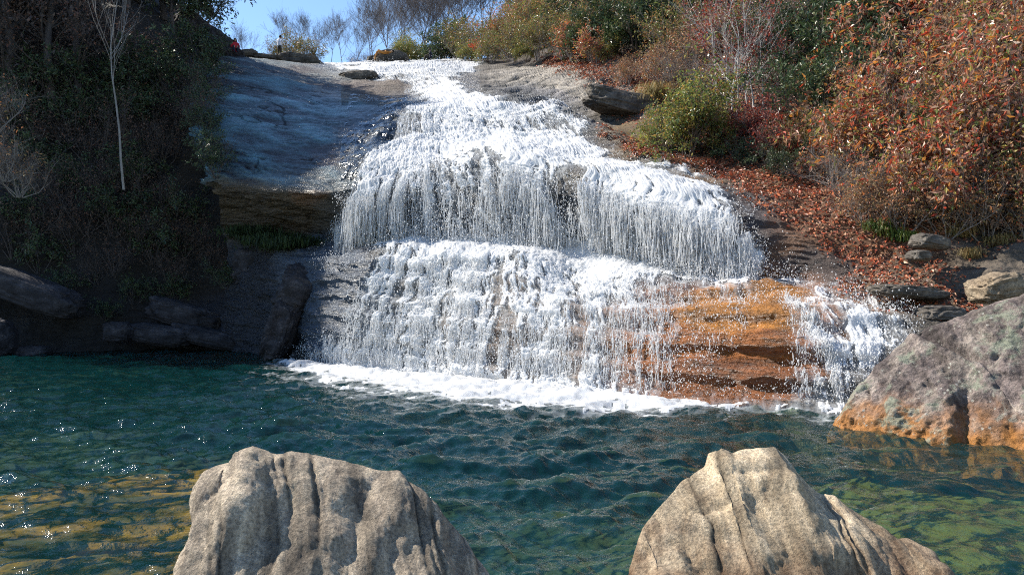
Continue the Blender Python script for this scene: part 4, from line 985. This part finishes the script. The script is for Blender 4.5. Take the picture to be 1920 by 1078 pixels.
row_of('thicket', [(90,380,2.4),(180,520,1.8),(270,420,2.0),(330,450,2.0),(150,170,2.6),(230,230,2.6),(300,170,2.6)], 'seven grey twig thickets on the shaded hillside', 'shrub', 'grey twig thickets on the hillside')
row_of('olive', [(1560,60,3.0),(1680,20,3.2),(1610,20,3.0)], 'three olive shrubs between the dark hollow and the orange shrubs', 'shrub', 'olive shrubs beside the dark hollow')
row_of('olive', [(1870,170,2.6),(1740,290,2.0),(1580,290,1.9),(1900,400,1.8),(1660,300,1.8)], 'five olive shrubs among the russet ones on the bank', 'shrub', 'olive shrubs among the russet ones')
row_of('rust', [(1690,230,2.8),(1810,290,2.8),(1890,180,3.0),(1760,140,3.0)], 'four tan leaved shrubs among the red and orange ones', 'shrub', 'tan shrubs among the red ones')
row_of('olive', [(1180,60,3.2),(1270,110,2.8),(1080,90,2.8),(1360,20,3.2),(1400,100,2.6)], 'five mixed olive shrubs among the glossy green ones', 'shrub', 'mixed olive shrubs among the glossy ones')
row_of('lime', [(1245,272,1.8),(1335,278,2.0)], 'two bright flanking bushes of the rounded yellow-green shrub', 'shrub', 'bushes flanking the yellow-green shrub')
row_of('browntree', [(-150,170,12),(-60,170,12),(20,200,12),(95,215,11),(150,190,10)], 'five big brown trees on the shaded hillside face', 'tree', 'brown trees on the hillside face')
row_of('bare', [(695,106,8,116),(735,108,9.5,118),(790,100,11.5,116),(835,98,11.5,112),(868,92,11.5,110),(915,86,11,108),(955,70,10,100)], 'seven thin leafless trees in the far row on the rise', 'tree', 'thin leafless trees in the far row', .75)
row_of('moss_tuft', [(485,445,.5),(520,450,.55),(555,452,.5)], 'three green moss cushions under the brown rock face', 'moss', 'moss cushions under the brown rock face')
for k_, lst in PROTO.items():                      # prototypes nobody planted
    for r_ in lst:
        if r_.name not in USED:
            for ch in list(r_.children): bpy.data.objects.remove(ch)
            bpy.data.objects.remove(r_)

# fallen leaves on the rock and the bank
rng = np.random.default_rng(900)
DRIFT = [(1300,312),(1400,318),(1540,350),(1640,410),(1720,470),(1800,520),(1840,570),(1800,610),(1700,585),(1580,560),(1570,540),(1595,505),(1530,460),(1478,415),(1415,370),(1350,332)]
DRIFT2 = [(1010,112),(1120,105),(1230,130),(1260,190),(1180,170),(1090,140)]
DRIFT3 = [(1120,245),(1200,265),(1330,310),(1290,318),(1190,290)]
def litter(poly, dens, soft):
    sd_ = dist_poly(poly, pxd, pyd) * np.where(inside(poly, pxd, pyd), 1, -1)
    return dens * smooth(-soft, soft, sd_ + 18 * fbm(X * 1.1, Y * 1.1, Z * 1.1, 4, 909))
prob = litter(DRIFT, 1.0, 16) + litter(DRIFT2, .8, 14) + litter(DRIFT3, .9, 8) + 0.5 * bank * smooth(3.5, 5, TVg) * (1 - smooth(9, 10, TVg))
cell = np.zeros((nr, nc)); e1 = np.linalg.norm(np.gradient(BEDD, axis=1), axis=-1); e2 = np.linalg.norm(np.gradient(BEDD, axis=0), axis=-1)
lam = prob * e1 * e2 * 165; cnt = rng.poisson(np.clip(lam, 0, 6)); ri, ci = np.where(cnt > 0); rep = cnt[ri, ci]
ri = np.repeat(ri, rep); ci = np.repeat(ci, rep); n = len(ri)
if n > 60000:
    s_ = rng.choice(n, 60000, False); ri, ci = ri[s_], ci[s_]; n = 60000
pp = BEDD[ri, ci] + N0[ri, ci] * rng.uniform(.015, .06, n)[:, None] + rng.normal(0, .03, (n, 3))
mb = MB(); dirs = rng.normal(0, 1, (n, 3)); nn_ = N0[ri, ci]; dirs -= (dirs * nn_).sum(1, keepdims=True) * nn_ * .8
mb.leaves(pp, dirs, .11, .036, rng, .5, .55)
t = mat_leaf('fallen leaves', [(0.46,0.10,0.045),(0.30,0.09,0.05),(0.56,0.18,0.07),(0.20,0.075,0.045),(0.50,0.28,0.16),(0.36,0.12,0.055),(0.12,0.06,0.045),(0.26,0.12,0.07)], .5, .15)
o = mb.build('fallen_leaves', t, None, True); tag(o, kind='stuff')

# ------------------------------------------------------------------ people
def skin_body(name, joints, edges, mats, pick, loc, label, rz=0.0, hair=None):
    """joints: {name: (x, y, z, radius)}; one continuous skinned surface, materials chosen per face by pick(center)"""
    me = bpy.data.meshes.new('body'); keys = list(joints); idx = {k: i for i, k in enumerate(keys)}
    me.from_pydata([joints[k][:3] for k in keys], [(idx[a], idx[b]) for a, b in edges], [])
    tmp = bpy.data.objects.new('tmp', me); COL.objects.link(tmp)
    sk = tmp.modifiers.new('skin', 'SKIN'); sub = tmp.modifiers.new('sub', 'SUBSURF'); sub.levels = 2; sub.render_levels = 2
    for i, k in enumerate(keys):
        r = joints[k][3]; me.skin_vertices[0].data[i].radius = (r, r) if np.isscalar(r) else r
    me.skin_vertices[0].data[idx['pelvis']].use_root = True
    dg = bpy.context.evaluated_depsgraph_get(); ev = tmp.evaluated_get(dg)
    m2 = bpy.data.meshes.new_from_object(ev); bpy.data.objects.remove(tmp)
    m2.materials.clear()
    for m in mats: m2.materials.append(m)
    for p in m2.polygons:
        p.material_index = pick(p.center); p.use_smooth = True
    o = bpy.data.objects.new(name, m2); COL.objects.link(o)
    o.location = tuple(float(v) for v in loc); o.rotation_euler = (0, 0, rz); tag(o, label, 'person')
    if hair:
        c, r, m = hair
        th = np.linspace(0, 2 * np.pi, 16); ph = np.linspace(0, np.pi, 10); T, Hh = np.meshgrid(th, ph)
        g = np.stack([np.cos(T) * np.sin(Hh) * r[0], np.sin(T) * np.sin(Hh) * r[1], np.cos(Hh) * r[2]], -1) * (1 + .08 * fbm(T * 3, Hh * 3, 0, 3, 5))[..., None] + np.array(c)
        mesh_obj('hair', g.reshape(-1, 3), grid_faces(10, 16), m, o)
    return o
SKIN = mat_plain('skin', (0.42, 0.25, 0.17)); HAIR = mat_plain('dark hair', (0.02, 0.016, 0.014)); WHITE = mat_plain('white shirt', (0.72, 0.73, 0.78))
KHAKI = mat_plain('dark brown trousers', (0.06, 0.05, 0.035)); RED = mat_plain('red jacket', (0.42, 0.02, 0.035)); NAVY = mat_plain('navy clothes', (0.018, 0.022, 0.04))
TAN = mat_plain('tan orange clothes', (0.50, 0.22, 0.05)); TANS = mat_plain('tan skin', (0.45, 0.27, 0.16)); SHOE = mat_plain('pale shoes', (0.35, 0.33, 0.3))
E = [('pelvis','waist'),('waist','chest'),('chest','neck'),('neck','head'),('head','crown'),('chest','sl'),('sl','el'),('el','wl'),('wl','hl'),('chest','sr'),('sr','er'),('er','wr'),('wr','hr'),('pelvis','tl'),('tl','kl'),('kl','al'),('al','fl'),('pelvis','tr'),('tr','kr'),('kr','ar'),('ar','fr')]
# standing, back to us, turned a little, looking down at something held in front
J = dict(pelvis=(0,0,.92,.15), waist=(0,.01,1.08,.145), chest=(0,.02,1.34,.165), neck=(.02,.04,1.52,.06), head=(.04,.07,1.62,.09), crown=(.05,.09,1.72,.075),
         sl=(-.19,.01,1.42,.075), el=(-.25,.04,1.15,.055), wl=(-.12,.24,1.10,.04), hl=(-.02,.30,1.13,.035), sr=(.19,.03,1.42,.075), er=(.27,.08,1.16,.055), wr=(.26,.30,1.15,.04), hr=(.22,.38,1.18,.035),
         tl=(-.10,0,.86,.10), kl=(-.11,.02,.48,.07), al=(-.12,0,.08,.05), fl=(-.12,.12,.04,.04), tr=(.10,0,.86,.10), kr=(.11,.03,.48,.07), ar=(.12,0,.08,.05), fr=(.13,.12,.04,.04))
g = P(524, 108.5, 63.6)
skin_body('person', J, E, [WHITE, KHAKI, SKIN, SHOE], lambda c: 2 if (c.z > 1.50 and abs(c.x) < .14) or (c.y > .27 and c.z > 1) else (0 if c.z > .93 else (3 if c.z < .09 else 1)), g,
          'person in a white shirt and dark trousers standing back-on at the top of the falls', R(-20), ((.04, .05, 1.67), (.105, .115, .12), HAIR))
# seated in red on the outcrop, long dark hair
J2 = dict(pelvis=(0,0,.12,.17), waist=(0,.0,.30,.16), chest=(0,-.02,.52,.17), neck=(0,-.02,.70,.06), head=(0,-.04,.80,.09), crown=(0,-.04,.91,.07),
          sl=(-.19,-.02,.60,.075), el=(-.26,-.06,.36,.06), wl=(-.14,-.26,.26,.045), hl=(-.08,-.32,.27,.035), sr=(.19,-.02,.60,.075), er=(.26,-.06,.36,.06), wr=(.14,-.26,.26,.045), hr=(.08,-.32,.27,.035),
          tl=(-.1,-.08,.12,.10), kl=(-.13,-.42,.34,.075), al=(-.12,-.50,-.06,.05), fl=(-.12,-.62,-.10,.04), tr=(.1,-.08,.12,.10), kr=(.13,-.42,.34,.075), ar=(.12,-.50,-.06,.05), fr=(.12,-.62,-.10,.04))
g = P(441, 99, 54.0)
skin_body('person', J2, E, [RED, NAVY, SKIN], lambda c: 2 if (c.z > .70) or (c.y < -.25 and abs(c.x) < .12 and c.z > .2) else (1 if c.y < -.16 and c.z < .45 and abs(c.x) < .2 and c.z < .42 else 0), g,
          'person in a red jacket with long dark hair sitting by the shaded outcrop', R(25), ((0, .02, .78), (.125, .12, .2), HAIR))
# seated in dark clothes near the brink, side on facing left, knees drawn up
J3 = dict(pelvis=(.1,0,.14,.16), waist=(.12,0,.34,.15), chest=(.10,0,.60,.165), neck=(.05,0,.79,.06), head=(-.01,0,.90,.09), crown=(-.02,0,1.0,.075),
          sl=(.08,-.19,.70,.07), el=(-.06,-.23,.46,.055), wl=(-.26,-.16,.44,.04), hl=(-.33,-.10,.46,.035), sr=(.08,.19,.70,.07), er=(-.06,.23,.46,.055), wr=(-.26,.16,.44,.04), hr=(-.33,.10,.46,.035),
          tl=(0,-.10,.14,.10), kl=(-.34,-.12,.42,.075), al=(-.46,-.12,.06,.05), fl=(-.60,-.12,.04,.04), tr=(0,.10,.14,.10), kr=(-.34,.12,.42,.075), ar=(-.46,.12,.06,.05), fr=(-.60,.12,.04,.04))
g = P(806, 114.5, 66.0)
skin_body('person', J3, E, [NAVY, SKIN, KHAKI], lambda c: 1 if (c.z > .82) or (c.x < -.29 and .41 < c.z < .5 and abs(c.y) < .13) else (2 if c.x < -.1 and c.z < .5 else 0), g,
          'person in dark navy clothes sitting with knees up by the brink of the falls', 0.0, ((.0, 0, .95), (.115, .11, .10), HAIR))
# lying on the humped boulder in tan, one leg hanging down its side
J4 = dict(pelvis=(-.30,0,.16,.15), waist=(-.12,.02,.15,.14), chest=(.14,.03,.15,.155), neck=(.34,.03,.20,.06), head=(.44,.02,.27,.09), crown=(.52,.02,.33,.075),
          sl=(.22,-.18,.18,.07), el=(.02,-.26,.16,.055), wl=(-.10,-.14,.30,.04), hl=(-.08,-.06,.33,.035), sr=(.22,.22,.18,.07), er=(.42,.34,.22,.055), wr=(.52,.16,.26,.04), hr=(.52,.08,.28,.035),
          tl=(-.38,-.09,.17,.10), kl=(-.80,-.12,.24,.075), al=(-.92,-.14,-.26,.055), fl=(-.97,-.20,-.50,.05), tr=(-.38,.09,.17,.10), kr=(-.70,.12,.46,.075), ar=(-.86,.12,.06,.05), fr=(-.98,.12,.04,.04))
g = P(725, 103.0, 66.8)
skin_body('person', J4, E, [TAN, TANS], lambda c: 1 if (c.x > .36) else 0, g,
          'person in tan orange clothes lying on the dark humped boulder with a leg dangling', 0.0, ((.52, .02, .33), (.09, .1, .09), HAIR))
